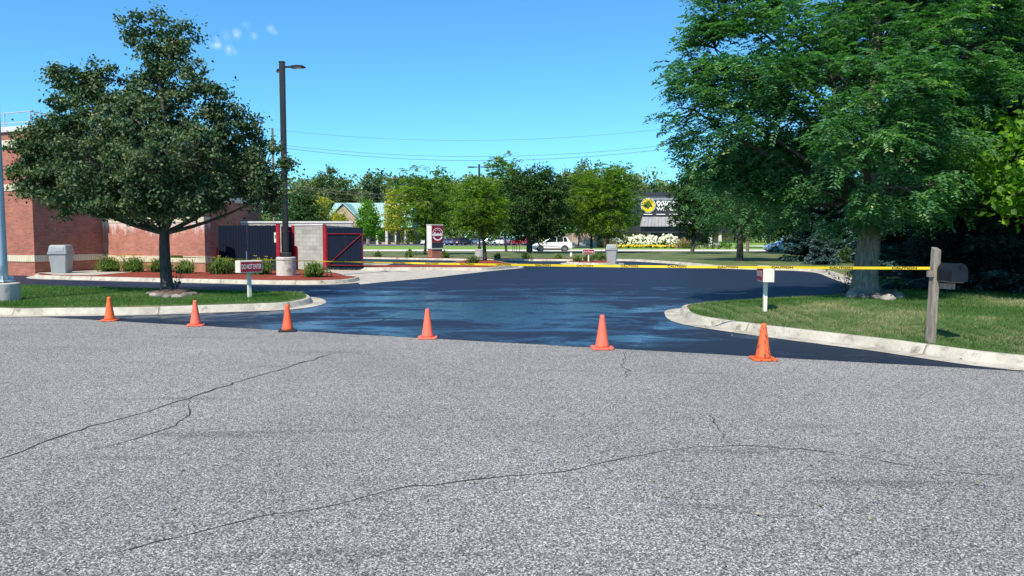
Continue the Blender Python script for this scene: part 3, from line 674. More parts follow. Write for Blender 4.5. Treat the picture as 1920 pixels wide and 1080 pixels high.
light_pole('light_pole', 'smaller dark light pole with twin heads on a pale footing beyond the parking lot', 899, 481.5, .14, 7.1, .36, .62, .15, (R(0), R(180)))
p = P(3, 568, .15); p = p*((p.y+.37)/p.y); p.y -= .37
t = thing('flagpole', 'pale blue round steel pole bolted to a grey footing at the left edge', 'pole', (p.x, p.y+.37, .12))
MB().lathe([(.375, 0), (.375, .44), (.35, .46)], 48).build('footing', mFoot, t)
m = MB(); m.box((0, 0, .50), (.42, .42, .035)); 
m.build('base_plate', mPaleBlue, t, bevel=.008)
MB().lathe([(.155, .515), (.15, .9), (.135, 4.5), (.115, 9)], 32).build('pole', mPaleBlue, t, smooth=True)
for sx in (-1, 1):
    for sy in (-1, 1):
        MB().lathe([(.022, .46), (.022, .60)], 8, (sx*.17, sy*.17, 0)).build('anchor_bolt', mRail, t)
for k in range(4):
    a_ = R(45+90*k); MB().box((math.cos(a_)*.19, math.sin(a_)*.19, .56), (.10, .012, .10), a_).build('gusset', mPaleBlue, t)

# ================================================================== UTILITY POLES AND WIRES
def util(label, X, Y, h, az, z0=0):
    t = thing('utility_pole', label, 'utility pole', (X, Y, z0), az)
    MB().tube([(0, 0, 0), (.03, 0, h*.5), (0, 0, h)], [.17, .15, .12], 12).build('pole', mPoleWood, t)
    m = MB(); m.box((0, -.16, h-1.55), (.1, 2.4, .12), M4=None); o = m.build('crossarm', mPoleWood, t)
    m = MB(); m.tube([(.0, .0, h-2.3), (.0, -.9, h-1.6)], .025, 5); m.tube([(.0, 0, h-2.3), (.0, .8, h-1.6)], .025, 5); m.build('brace', mPoleWood, t)
    for y_ in (-1.2, .9): MB().lathe([(.03, 0), (.06, .05), (.05, .16), (.02, .2)], 8, (0, y_, h-1.49)).build('insulator', mInsul, t)
    return t
pL = PD(515, 446, 84); pR = PD(1402, 446, 80)
util('wooden utility pole with a crossarm rising behind the left tree', pL.x, pL.y, 13.9, R(25))
util('wooden utility pole standing behind the big tree on the right, only its foot visible', pR.x, pR.y, 14.5, 0, .1)
def wire(px0, y0, D0, px1, y1, D1, sag, label, r=.018):
    a = PD(px0, y0, D0); b = PD(px1, y1, D1); pts = []
    for i in range(41):
        u = i/40; q = a.lerp(b, u); q.z -= 4*sag*u*(1-u); pts.append(q)
    o = MB().tube(pts, r, 5).build('power_line', mWire); tag(o, label, 'cable', 'overhead cables across the sky')
wire(515, 243, 84, 1402, 220, 80, 1.77, 'topmost thin power line crossing the sky, fading out at left', .012)
wire(515, 270, 84.3, 1402, 250.8, 80.3, 1.88, 'middle power line, upper of the close pair above the tree tops', .016)
wire(515, 275, 83, 1402, 257, 79, 1.97, 'lower of the close pair of power lines above the tree tops', .02)
wire(515, 343, 84, 1402, 332, 80, 2.0, 'upper dark telephone cable sagging low in front of the trees', .03)
wire(515, 347, 84, 1402, 338, 80, 2.15, 'second telephone cable just under the upper low one', .025)
wire(515, 356, 84, 1402, 346, 80, 2.2, 'lowest thin cable hanging below the telephone cables', .016)

# ================================================================== CONES
def mat_cone(name, c, dirty):
    m, t_, b_ = newmat(name); o = obco(t_)
    n = tex(t_, 'ShaderNodeTexNoise', 9, o, Detail=4); cc = ramp(t_, n.outputs[0], ((.3, c), (.7, tuple(x*.88 for x in c))))
    if dirty:
        n2 = tex(t_, 'ShaderNodeTexNoise', 1.0, mapping(t_, o, (38, 38, 9), (0, R(25), 0)), Detail=4, Roughness=.7)
        cc = mix(t_, ramp(t_, n2.outputs[0], ((.655-.085*dirty, 0.0), (.69-.085*dirty, .92))), cc, (.03, .02, .015))
        n3 = tex(t_, 'ShaderNodeTexNoise', 16, o, Detail=6); cc = mix(t_, ramp(t_, n3.outputs[0], ((.5, 0.0), (.75, .45))), cc, (.45, .14, .06))
    t_.links.new(cc, b_.inputs['Base Color']); b_.inputs['Roughness'].default_value = .5
    return m
cA = mat_cone('orange_vinyl', (.86, .115, .035), .25); cB = mat_cone('coral_vinyl', (.86, .15, .085), .12); cD = mat_cone('grimy_orange_vinyl', (.80, .13, .03), 1.0); cD2 = mat_cone('scuffed_orange_vinyl', (.80, .13, .025), .3)
cones = [(199, 602.5, cD2, cD2, 12, .0, 1.0, 'tar speckled orange cone, leftmost in the row, in front of the grass island kerb'),
         (361, 612, cB, cB, 20, .0, 1.0, 'clean coral orange cone before the left kerb, second from the left'),
         (535, 622.5, cA, mBlack, 14, .0, 1.0, 'orange cone standing on a black base in front of the kerb nose'),
         (800, 636, cB, cB, 4, .0, 1.02, 'coral orange cone alone in the middle of the drive, before the wet patches'),
         (1131, 656, cB, cB, 2, .0, 1.06, 'orange cone between the middle of the drive and the right kerb, clean and bright'),
         (1437, 677, cD, cD, -3, .0, 1.04, 'scuffed orange cone with black scratches, rightmost before the white kerb')]
for (cx, cy, mb_, bb_, rz, tl, sc, lab) in cones:
    p = P(cx, cy, .004); t = thing('traffic_cone', lab, 'traffic cone', (p.x, p.y+.13, .003), R(rz), 'orange traffic cones along the street edge'); t.scale = (sc,)*3
    MB().lathe([(.098, .022), (.094, .05), (.088, .07), (.034, .43), (.031, .455), (.022, .462), (.02, .44)], 32).build('cone_body', mb_, t, smooth=True)
    q = .150; ch = .03
    MB().prism([(-q+ch, -q), (q-ch, -q), (q, -q+ch), (q, q-ch), (q-ch, q), (-q+ch, q), (-q, q-ch), (-q, -q+ch)], 0, .026).build('cone_base', bb_, t, bevel=.006)

# ================================================================== MAILBOX, SIGNS
pz = 0.0
p = P(1748, 637, .27); zz = lawn_z(p.x, p.y); p = P(1748, 637, zz)
t = thing('mailbox_post', 'weathered grey wooden post with a slanted top, leaning slightly at right', 'post', (p.x, p.y+.05, zz-.1), R(8)); t.rotation_euler = (R(-1.5), R(2.6), R(8))
TOPZ = PD(1764, 463, p.y).z-zz+.1
m = MB(); m.add([(-.05, -.05, 0), (.05, -.05, 0), (.05, .05, 0), (-.05, .05, 0), (-.048, -.048, TOPZ-.03), (.048, -.048, TOPZ-.04), (.045, .045, TOPZ), (-.04, .045, TOPZ)], [(0, 1, 2, 3), (4, 5, 6, 7), (0, 1, 5, 4), (1, 2, 6, 5), (2, 3, 7, 6), (3, 0, 4, 7)]); m.build('post', mWood, t, bevel=.006)
mx_ = PD(1782, 510, p.y-.12); ax = R(-93)
m = MB(); m.box((.02, .0, 0), (.05, .05, .05)); 
Marm = Matrix.Rotation(-math.radians(0), 3, 'Z')
m = MB(); m.box((.09, -.06, 1.02-zz+.02), (.30, .045, .08), R(-60)); m.box((-.06, 0, 1.10-zz+.1), (.03, .12, .09)); m.build('support_arm', mWood, t)
tm = thing('mailbox', 'black round topped rural mailbox hanging on the wooden post', 'mailbox', (mx_.x, mx_.y, mx_.z-.115), ax)
prof = [(-.10, 0), (.10, 0), (.10, .13)]+[(.10*math.cos(R(a_)), .13+.105*math.sin(R(a_))) for a_ in range(15, 180, 15)]+[(-.10, .13)]
m = MB(); n_ = len(prof); vs = [(-.22, q[0], q[1]) for q in prof]+[(.22, q[0], q[1]) for q in prof]
m.add(vs, [tuple(range(n_)), tuple(range(n_, 2*n_))[::-1]]+[(i, (i+1) % n_, n_+(i+1) % n_, n_+i) for i in range(n_)]); m.build('box_body', mBox, tm)
m = MB(); pr2 = [(q[0]*1.06, (q[1]-.1)*1.05+.1) for q in prof]; vs = [(.20, q[0], q[1]) for q in pr2]+[(.238, q[0], q[1]) for q in pr2]
m.add(vs, [tuple(range(n_)), tuple(range(n_, 2*n_))[::-1]]+[(i, (i+1) % n_, n_+(i+1) % n_, n_+i) for i in range(n_)]); o = m.build('box_door', mBox, tm)
MB().box((.25, 0, .19), (.025, .02, .02)).build('latch', mBox, o)
MB().box((0, 0, -.012), (.40, .15, .022)).build('mounting_board', mWood, tm)

def box_sign(label, px_, py_, L, Wd, H, ph, rz, z0, txt, ts, fm=mCream, postw=.085, both=True, sx=.92, fit=None):
    p = P(px_, py_, z0); t = thing('direction_sign', label, 'sign', (p.x, p.y, z0-.05), rz)
    MB().box((0, 0, (ph+.05)/2), (postw, postw*.8, ph+.05)).build('post', fm, t, bevel=.008)
    MB().box((0, 0, ph+.05+H/2), (L, Wd, H)).build('sign_box', fm, t, bevel=.01)
    for s_ in ((-1, 1) if both else (-1,)):
        MB().box((0, s_*(Wd/2+.004), ph+.05+H/2), (L*.93, .012, H*.82)).build('sign_face', mMaroon, t)
        m = MB(); text_mb(txt, ts, m, lambda x_, y_: (x_*-s_, s_*(Wd/2+.013), ph+.05+H/2+y_), bold=0, sx=sx, fit=fit); m.build('lettering', mLetter, t, recalc=False)
    return t
box_sign('white box sign reading DO NOT ENTER on a white post in the grass island', 468, 558, .56, .27, .29, .60, R(44), .17, 'DO NOT ENTER', .165, fit=.48)
zz2 = lawn_z(*P(1434, 586, .25)[:2])
box_sign('white box sign seen end on, red faces at its sides, on the right lawn', 1434, 586, .50, .20, .29, .58, R(84), zz2, 'DO NOT ENTER', .14, both=True, fit=.43)
box_sign('small maroon sign reading Drive Through in the small planted island', 1103.5, 489, .72, .16, .30, .42, R(-6), .19, 'Drive Through', .16, mWhite, fit=.60)

# monument sign
p = P(816, 482, .15)
t = thing('monument_sign', 'maroon monument sign with a white ring emblem on a brick plinth', 'sign', (p.x, p.y, .13), R(36))
lb(MB(), -.44, .44, -.30, .34, 0, .62).build('plinth', mTan if False else mBrick, t)
lb(MB(), -.50, .50, -.36, .40, .62, .68).build('ledge', mCap, t)
lb(MB(), -.51, .51, -.33, .38, .68, 2.42).build('cabinet', mWhite, t)
lb(MB(), -.53, .53, -.35, .40, 2.42, 2.48).build('top_trim', mCream, t)
lb(MB(), -.48, .48, -.36, -.335, 1.15, 2.38).build('sign_face', mMaroon, t)
lb(MB(), -.48, .48, -.352, -.333, .72, 1.12).build('lower_panel', mFascia, t)
m = MB()
def arc(mb, cx, cz, r0, r1, a0, a1, y, n=20, asp=1.0):
    vs = []
    for i in range(n+1):
        a_ = R(a0+(a1-a0)*i/n); vs += [(cx+r0*math.cos(a_), y, cz+r0*math.sin(a_)*asp), (cx+r1*math.cos(a_), y, cz+r1*math.sin(a_)*asp)]
    mb.add(vs, [(2*i, 2*i+1, 2*i+3, 2*i+2) for i in range(n)])
arc(m, .02, 1.75, .43, .47, 8, 172, -.366); arc(m, .02, 1.68, .33, .44, 200, 340, -.366, asp=.95); arc(m, .02, 1.75, .30, .33, 40, 140, -.366)
m.box((0, -.366, 1.70), (.86, .008, .15)); m.box((-.22, -.366, 1.80), (.16, .008, .16)); m.box((.30, -.366, 1.80), (.12, .008, .12)); m.box((.05, -.366, 1.80), (.08, .008, .10))
m.build('emblem', mLetter, t)

# bins
def bin_(label, X, Y, z, rz, s=1.0):
    t = thing('litter_bin', label, 'litter bin', (X, Y, z), rz); t.scale = (s*.84, s*.84, s)
    def fr(h0, h1, a0, a1, mb, ch=.05):
        def ring(a, z_): return [(-a+ch, -a, z_), (a-ch, -a, z_), (a, -a+ch, z_), (a, a-ch, z_), (a-ch, a, z_), (-a+ch, a, z_), (-a, a-ch, z_), (-a, -a+ch, z_)]
        v = ring(a0, h0)+ring(a1, h1); mb.add(v, [tuple(range(8))[::-1], tuple(range(8, 16))]+[(i, (i+1) % 8, 8+(i+1) % 8, 8+i) for i in range(8)])
    m = MB(); fr(0, .78, .35, .42, m); m.build('bin_body', mGreyPl, t, bevel=.015)
    m = MB(); fr(.78, .86, .46, .465, m); m.build('rim', mGreyPl, t, bevel=.012)
    m = MB(); fr(.86, 1.12, .445, .40, m); fr(1.12, 1.17, .40, .34, m); m.build('lid', mGreyPl, t, bevel=.02)
    m = MB(); m.box((.13, -.425, .99), (.36, .03, .17), M4=Matrix.Rotation(R(-8), 3, 'X')); m.build('flap', mGreyPl, t, bevel=.01)
    return t
p = P(105, 512, .15); bin_('grey plastic litter bin against the red brick wall', p.x, p.y+.4, .14, R(8))
p = P(1148, 491, .17); bin_('grey litter bin on the small planted island in the lot', p.x, p.y+.3, .14, R(-10), .92)

# utility cabinet
p = P(1672, 507, .2)
t = thing('utility_cabinet', 'grey green utility cabinet behind the big trunk', 'cabinet', (p.x, p.y+.3, .1), R(-6))
MB().box((0, 0, .40), (.86, .5, .80)).build('cabinet_body', mCab, t, bevel=.02)
MB().box((0, 0, .83), (.92, .56, .06)).build('cabinet_lid', mCab, t, bevel=.015)
MB().box((0, -.262, .42), (.76, .02, .66)).build('cabinet_door', mCab, t, bevel=.006)

# tiny markers near the far lane
p = P(1071, 480.5, .13); t = thing('marker_post', 'short white marker stub in the far grass strip', 'marker', (p.x, p.y, .12))
MB().lathe([(.11, 0), (.10, .26), (.05, .3)], 10).build('post', mWhite, t)
p = P(967, 471, .1); t = thing('real_estate_frame', 'thin dark two legged sign frame in the sunny grass', 'sign frame', (p.x, p.y, .0))
m = MB(); [m.tube([(x_, 0, 0), (x_, 0, .85)], .03, 5) for x_ in (-.35, -.12, .12, .42)]; m.build('post', mDarkPole, t)
MB().box((.03, 0, .82), (.8, .04, .06)).build('rail', mDarkPole, t)

# ================================================================== CAUTION TAPE
TA = Vector((PD(1757, 503, p.y).x, 0, 0))
Apt = PD(1757, 503, 10.72); Bpt = PD(322, 481.5, 19.42)
def tape_frame(s):          # s from 0 to 1
    q = Apt.lerp(Bpt, s); q.z -= 4*.058*s*(1-s)
    d = (Bpt-Apt).normalized(); side = Vector((-d.y, d.x, 0))
    if side.y > 0: side = -side
    tw = R(6+8*math.sin(s*19)) if s < .55 else R(14+48*min(1, (s-.55)/.2)*(.75+.35*math.sin(s*70)))
    upv = Vector((0, 0, 1))*math.cos(tw)+side*math.sin(tw); nrm = side*math.cos(tw)-Vector((0, 0, 1))*math.sin(tw)
    return q, upv, nrm, d
TL = (Bpt-Apt).length; hw = .0205
def tw_(s): return hw*(1-.35*max(0, min(1, (s-.45)/.2)))
m = MB(); N = 260
for i in range(N+1):
    q, u_, n_, d_ = tape_frame(i/N); m.v += [tuple(q-u_*tw_(i/N)), tuple(q+u_*tw_(i/N))]
m.f = [(2*i, 2*i+2, 2*i+3, 2*i+1) for i in range(N)]; m.m = [0]*N
o = m.build('caution_tape', mYellow, recalc=False); tag(o, 'yellow CAUTION tape stretched from the wooden mailbox post to the left tree trunk', 'barrier tape')
tape = o; sp_ = .86; k = 0; off0 = .42
while off0+k*sp_ < TL-.3:
    s0 = off0+k*sp_; m = MB()
    def xf(x_, y_, s0=s0):
        q, u_, n_, d_ = tape_frame((s0-x_)/TL); v = q+u_*(y_+.001)*tw_((s0-x_)/TL)/hw+n_*.003; return tuple(v)
    text_mb('CAUTION', .041, m, xf, bold=.0012, fit=.33); m.build('lettering', mBlkInk, tape, recalc=False); k += 1
m = MB(); p1 = Bpt; pts = [(p1.x+.05+.155*math.cos(R(a_)), p1.y+.17+.155*math.sin(R(a_)), p1.z) for a_ in range(-100, 260, 20)]
m = MB(); n_ = len(pts)
for q in pts: m.v += [(q[0], q[1], q[2]-.03), (q[0], q[1], q[2]+.03)]
m.f = [(2*i, 2*i+2, 2*i+3, 2*i+1) for i in range(n_-1)]; m.m = [0]*(n_-1); m.build('tape_loop', mYellow, tape, recalc=False)

# ================================================================== CARS
CARMATS = {}
def car(label, cat, X, Y, rz, kind, c, group='cars parked in the far lot', z=0.0, sc=1.0, coat=.6):
    if c not in CARMATS: CARMATS[c] = mat_paint('car_paint', c, .3, coat)
    pm = CARMATS[c]; t = thing('parked_car' if group else 'passing_car', label, cat, (X, Y, z), rz, group); t.scale = (sc,)*3
    if kind == 'suv':
        st = [(-2.24, .42, .80, .70), (-2.20, .32, 1.02, .84), (-1.9, .26, 1.10, .91), (-1.2, .24, 1.10, .92), (-.2, .23, 1.06, .93), (.9, .23, 1.02, .93), (1.15, .24, 1.03, .92), (1.6, .26, .97, .90), (1.98, .28, .86, .86), (2.2, .32, .72, .76), (2.28, .40, .56, .62)]
        gb, gt, zr, ws = (-2.10, 1.10), (-1.60, .08), 1.66, 1.06
    else:
        st = [(-2.36, .44, .82, .66), (-2.30, .34, .97, .80), (-1.9, .27, 1.00, .88), (-1.2, .24, .98, .90), (-.2, .23, .94, .91), (.8, .23, .92, .91), (1.15, .24, .91, .90), (1.7, .26, .82, .88), (2.1, .28, .72, .80), (2.3, .34, .62, .68), (2.36, .42, .52, .55)]
        gb, gt, zr, ws = (-1.95, 1.20), (-1.15, .20), 1.43, .95
    m = MB(); ns = 10
    for (x_, zb, zt, w_) in st:
        h_ = zt-zb; m.v += [(x_, -w_*.9, zb), (x_, -w_, zb+h_*.22), (x_, -w_*1.0, zb+h_*.68), (x_, -w_*.93, zt), (x_, -w_*.5, zt+.025), (x_, w_*.5, zt+.025), (x_, w_*.93, zt), (x_, w_*1.0, zb+h_*.68), (x_, w_, zb+h_*.22), (x_, w_*.9, zb)]
    for i in range(len(st)-1):
        for k in range(ns): m.f.append((i*ns+k, i*ns+(k+1) % ns, (i+1)*ns+(k+1) % ns, (i+1)*ns+k)); m.m.append(0)
    m.f += [tuple(range(ns)), tuple(range((len(st)-1)*ns, len(st)*ns))]; m.m += [0, 0]
    m.build('body', pm, t, bevel=.03)
    zb = 1.0 if kind == 'suv' else .88; wb, wt = .84, .66
    def ring(x0, x1, z_, w_): return [(x0, -w_, z_), (x1-.12, -w_, z_), (x1, -w_*.7, z_), (x1, w_*.7, z_), (x1-.12, w_, z_), (x0, w_, z_)]
    v = ring(gb[0]+.03, gb[1]-.02, zb, wb)+ring(gt[0]+.02, gt[1]-.03, zr-.03, wt); m = MB(); m.add(v, [tuple(range(6))[::-1], tuple(range(6, 12))]+[(i, (i+1) % 6, 6+(i+1) % 6, 6+i) for i in range(6)]); m.build('window_glass', mGlass, t)
    v = ring(gt[0]-.03, gt[1]+.02, zr-.035, wt+.02)+ring(gt[0]+.1, gt[1]-.12, zr+.015, wt-.08); m = MB(); m.add(v, [tuple(range(6))[::-1], tuple(range(6, 12))]+[(i, (i+1) % 6, 6+(i+1) % 6, 6+i) for i in range(6)]); m.build('roof', pm, t, bevel=.02)
    def pil(fn): m = MB(); fn(m); m.build('pillar', pm, t)
    for s_ in (-1, 1):
        pil(lambda m: m.tube([(gb[1]-.04, s_*wb*.96, zb), (gt[1]-.02, s_*(wt+.005), zr-.03)], .04, 6))
        pil(lambda m: m.tube([(-.45, s_*(wb+.006), zb), (-.5, s_*(wt+.006), zr-.03)], .035, 6))
        if kind == 'suv':
            pil(lambda m: m.tube([(-1.25, s_*(wb+.005), zb), (-1.2, s_*(wt+.006), zr-.03)], .035, 6))
            pil(lambda m: m.add([(gb[0]-.02, s_*(wb+.012), zb), (gb[0]+.34, s_*(wb+.012), zb), (gt[0]+.05, s_*(wt+.012), zr-.03), (gt[0]-.04, s_*(wt+.012), zr-.03)], [(0, 1, 2, 3)]))
        else: pil(lambda m: m.tube([(gb[0]+.02, s_*wb*.97, zb), (gt[0], s_*(wt+.005), zr-.03)], .05, 6))
    for xw in (-1.38, 1.36):
        for s_ in (-1, 1):
            a_ = MB().tube([(xw, s_*.80, .36), (xw, s_*.935, .36)], .385, 20).build('wheel_arch', mBlack, t)
            w_ = MB().tube([(xw, s_*.72, .335), (xw, s_*.945, .335)], .335, 24).build('wheel', mTyre, t)
            r_ = MB(); r_.tube([(xw, s_*.93, .335), (xw, s_*.955, .335)], .07, 12)
            for k in range(5):
                an = R(90+72*k); r_.box((xw+math.cos(an)*.12, s_*.95, .335+math.sin(an)*.12), (.22, .02, .055), M4=Matrix.Rotation(-an, 3, 'Y'))
            r_.tube([(xw+.225*math.cos(R(a2)), s_*.95, .335+.225*math.sin(R(a2))) for a2 in range(0, 361, 20)], .018, 5, cap=False)
            r_.build('rim', mRim, w_)
    for s_ in (-1, 1):
        MB().box((st[-2][0]-.06, s_*.62, st[-2][2]-.03), (.16, .26, .12), s_*R(-25)).build('headlight', mHead, t, bevel=.02)
        MB().box((st[1][0]-.01, s_*.70, st[1][2]-.12), (.12, .22, .16)).build('tail_light', mTail, t, bevel=.02)
        MB().box((.78, s_*1.0, zb+.06), (.12, .16, .12)).build('mirror', pm, t, bevel=.02)
    MB().box((st[0][0]-.005, 0, .68), (.02, .5, .15)).build('licence_plate', mLetter, t)
    m = MB(); m.box((0, 0, .25), (3.9, 1.6, .12)); [m.box((0, s_*.925, .29), (2.0, .03, .12)) for s_ in (-1, 1)]; m.build('sill', mBlack, t)
    return t
p = P(1036, 472.5); car('white compact SUV driving along the pale road behind the dark maple', 'car', p.x*1.02, p.y+2.6, R(180), 'suv', (.78, .78, .78), None, sc=1.03)
def pc(px_, D, rz, kind, c, label, sc=1.0, cat='car'): car(label, cat, (px_-960)/FPX*D, D, R(rz), kind, c, sc=sc)
pc(802, 168, 75, 'suv', (.75, .76, .78), 'white car half hidden left of the maroon sign')
pc(837, 165, 120, 'sedan', (.10, .16, .28), 'blue grey car just right of the maroon sign')
pc(847, 168, 70, 'suv', (.20, .015, .02), 'dark red car between the maroon sign and the navy SUV')
pc(870, 160, 52, 'suv', (.02, .026, .045), 'navy SUV parked tail first in the far lot', cat='SUV')
pc(889, 170, 150, 'sedan', (.12, .18, .27), 'slate blue sedan right of the navy SUV')
pc(916, 158, 178, 'sedan', (.62, .74, .78), 'pale silver sedan seen side on behind the twin lamp pole')
pc(932, 166, 95, 'suv', (.8, .8, .8), 'white van nosed in beside the silver sedan', 1.1, 'van')
pc(944, 162, 70, 'suv', (.82, .82, .82), 'white pickup like car next to the white van', 1.08)
pc(957, 168, 100, 'sedan', (.10, .30, .60), 'bright blue car in the far lot')
pc(972, 163, 165, 'suv', (.40, .02, .05), 'red car parked left of the dark maple trunk')
pc(986, 170, 95, 'suv', (.10, .16, .36), 'deep blue car behind the red one', 1.05)
pc(1003, 168, 80, 'suv', (.03, .035, .04), 'black car right of the dark maple trunk')
pc(1066, 150, 20, 'sedan', (.8, .8, .82), 'white car peeking out behind the white SUV tail')
p = P(1516, 476.5); car('pale blue car parked in the shade behind the right hand trees', 'car', p.x, p.y+6, R(175), 'suv', (.42, .60, .68), 'cars by the right driveway')
p = P(1640, 474); car('light grey car glimpsed left of the big trunk', 'car', p.x+1, p.y, R(160), 'sedan', (.55, .62, .65), 'cars by the right driveway')

# ================================================================== FAR BUILDINGS
# teal roofed office
Dt = 185.0; gx = lambda px_: (px_-960)/FPX*Dt
t = thing('office_building', 'brick office with a long teal metal roof and a front gable', 'building', (gx(670), Dt, 0), 0)
x0, x1 = gx(606)-gx(670), gx(775)-gx(670)
lb(MB(), x0, x1, 0, 14, 0, 4.2).build('wall', mTan, t)
m = MB(); m.add([(x0, -1.2, 4.2), (x1, -1.2, 4.2), (x1-1, 7, 10.6), (x0+1.5, 7, 10.6), (x0, 15, 4.2), (x1, 15, 4.2)], [(0, 1, 2, 3), (3, 2, 5, 4), (0, 3, 4), (1, 5, 2)]); 
for k in range(40): 
    q = k/39; xb = x0+.3+(x1-x0-1)*q; m.tube([(xb, -1.2, 4.28), (min(max(xb, x0+1.6), x1-1.2), 7, 10.68)], .06, 4)
m.build('roof', mTeal, t)
gxm = gx(650)-gx(670); m = MB(); m.extr([(gxm-5.5, 4.0), (gxm+5.5, 4.0), (gxm, 9.6)], -3.2, 3); m.build('gable', mTan, t)
m = MB(); m.add([(gxm-6, -3.6, 3.9), (gxm, -3.6, 9.95), (gxm, 6, 9.95), (gxm-6, 6, 3.9)], [(0, 1, 2, 3)]); m.add([(gxm+6, -3.6, 3.9), (gxm, -3.6, 9.98), (gxm, 6, 9.98), (gxm+6, 6, 3.9)], [(0, 1, 2, 3)]); o = m.build('gable_roof', mTeal, t); md = o.modifiers.new('s', 'SOLIDIFY'); md.thickness = .25
m = MB(); m.box((gxm-.2, -3.25, 6.6), (1.0, .12, 1.6)); o = m.build('window', mGlass, t); MB().box((gxm-.2, -3.28, 7.65), (1.4, .1, .5)).build('lintel', mAwnW, o)
for k in range(9):
    xk = x0+2.2+k*(x1-x0-4)/8; MB().box((xk+1.3, -.06, 2.0), (1.5, .1, 2.6)).build('window', mGlass, t); MB().box((xk, -1.0, 2.1), (.55, .5, 4.2)).build('column', mAwnW, t)
# restaurant
Dr = 128.0; gr = lambda px_: (px_-960)/FPX*Dr; hz = lambda y_: CAMZ+(446-y_)/FPX*Dr
t = thing('restaurant', 'dark fronted restaurant with a yellow buffalo roundel and white lettering', 'building', (gr(1262), Dr, 0), 0)
rx = lambda px_: gr(px_)-gr(1262)
lb(MB(), rx(1072), rx(1375), 0, 16, 0, hz(437)).build('wall', mTan, t)
lb(MB(), rx(1072), rx(1375), -.15, 0, 0, 1.0).build('stone_base', mBlock, t)
lb(MB(), rx(1110), rx(1375), -1.4, 15, hz(437), hz(424)).build('fascia', mFascia, t)
lb(MB(), rx(1197), rx(1330), -.6, 8, hz(408), hz(376)).build('sign_wall', mFascia, t)
lb(MB(), rx(1196), rx(1331), -.8, 8.2, hz(376), hz(369)).build('cornice', mAwn, t)
lb(MB(), rx(1200), rx(1327), -1.0, 8.4, hz(369), hz(362)).build('parapet', mFascia, t)
m = MB(); m.add([(rx(1195), -2.0, hz(425)), (rx(1335), -2.0, hz(425)), (rx(1328), -.62, hz(407)), (rx(1202), -.62, hz(407))], [(0, 1, 2, 3)])
for k in range(22): 
    q = k/21; m.tube([(rx(1196+138*q), -2.0, hz(425)+.04), (rx(1203+124*q), -.62, hz(407)+.04)], .04, 4)
o = m.build('awning', mAwn, t)
for k in range(5): MB().box((rx(1212+24*k), -.75, hz(402.5)), (1.5, .2, .14)).build('wall_light', mLetter, t)
for a0, a1 in ((1217, 1250), (1256, 1290), (1120, 1150), (1296, 1330)): MB().box((rx((a0+a1)/2), -.08, hz(447)), (rx(a1)-rx(a0), .2, 2.3)).build('window', mGlass, t)
for a0 in (1214, 1253, 1328, 1346): MB().box((rx(a0), -.9, hz(437)/2), (.5, .5, hz(437))).build('column', mAwnW, t)
cxr, czr = rx(1212.5), hz(386); m = MB()
m.tube([(cxr, -.62, czr), (cxr, -.82, czr)], 1.26, 40); em = m.build('roundel_rim', mLetter, t)
MB().tube([(cxr, -.7, czr), (cxr, -.85, czr)], 1.17, 40).build('roundel_ring', mFascia, em)
MB().tube([(cxr, -.7, czr), (cxr, -.88, czr)], 1.10, 40).build('roundel', mYellow, em)
buf = [(-.95, -.05), (-.80, .10), (-.62, .22), (-.45, .52), (-.28, .70), (-.12, .55), (.05, .30), (.30, .22), (.55, .18), (.78, -.02), (.80, -.30), (.70, -.48), (.62, -.30), (.45, -.25), (.20, -.35), (.05, -.62), (-.10, -.80), (-.18, -.60), (-.12, -.40), (-.35, -.42), (-.45, -.62), (-.60, -.72), (-.55, -.45), (-.72, -.42), (-.90, -.28)]
m = MB(); m.extr([(cxr+a_, czr+b_) for a_, b_ in [(q_[0]*.86, q_[1]*.86) for q_ in buf]], -.90, -.88); m.build('buffalo', mFascia, em)
m = MB(); m.extr([(cxr+a_, czr+b_) for a_, b_ in [(-.12, .30), (.06, .36), (.30, .28), (.26, .16), (.05, .12), (-.05, .2)]], -.915, -.90); m.build('wing', mLetter, em)
for txt, y_, sz, q in (('BUFFALO', 378.5, .66, 3.5), ('WILD', 385.2, .94, 3.2), ('WINGS', 392.6, .74, 3.5)):
    m = MB(); wtx = 1228+q/2/Dr*FPX
    text_mb(txt, sz, m, lambda a_, b_: (rx(wtx)+a_, -.68, hz(y_)+b_), bold=.03, fit=q); m.build('lettering', mLetter, t, recalc=False)

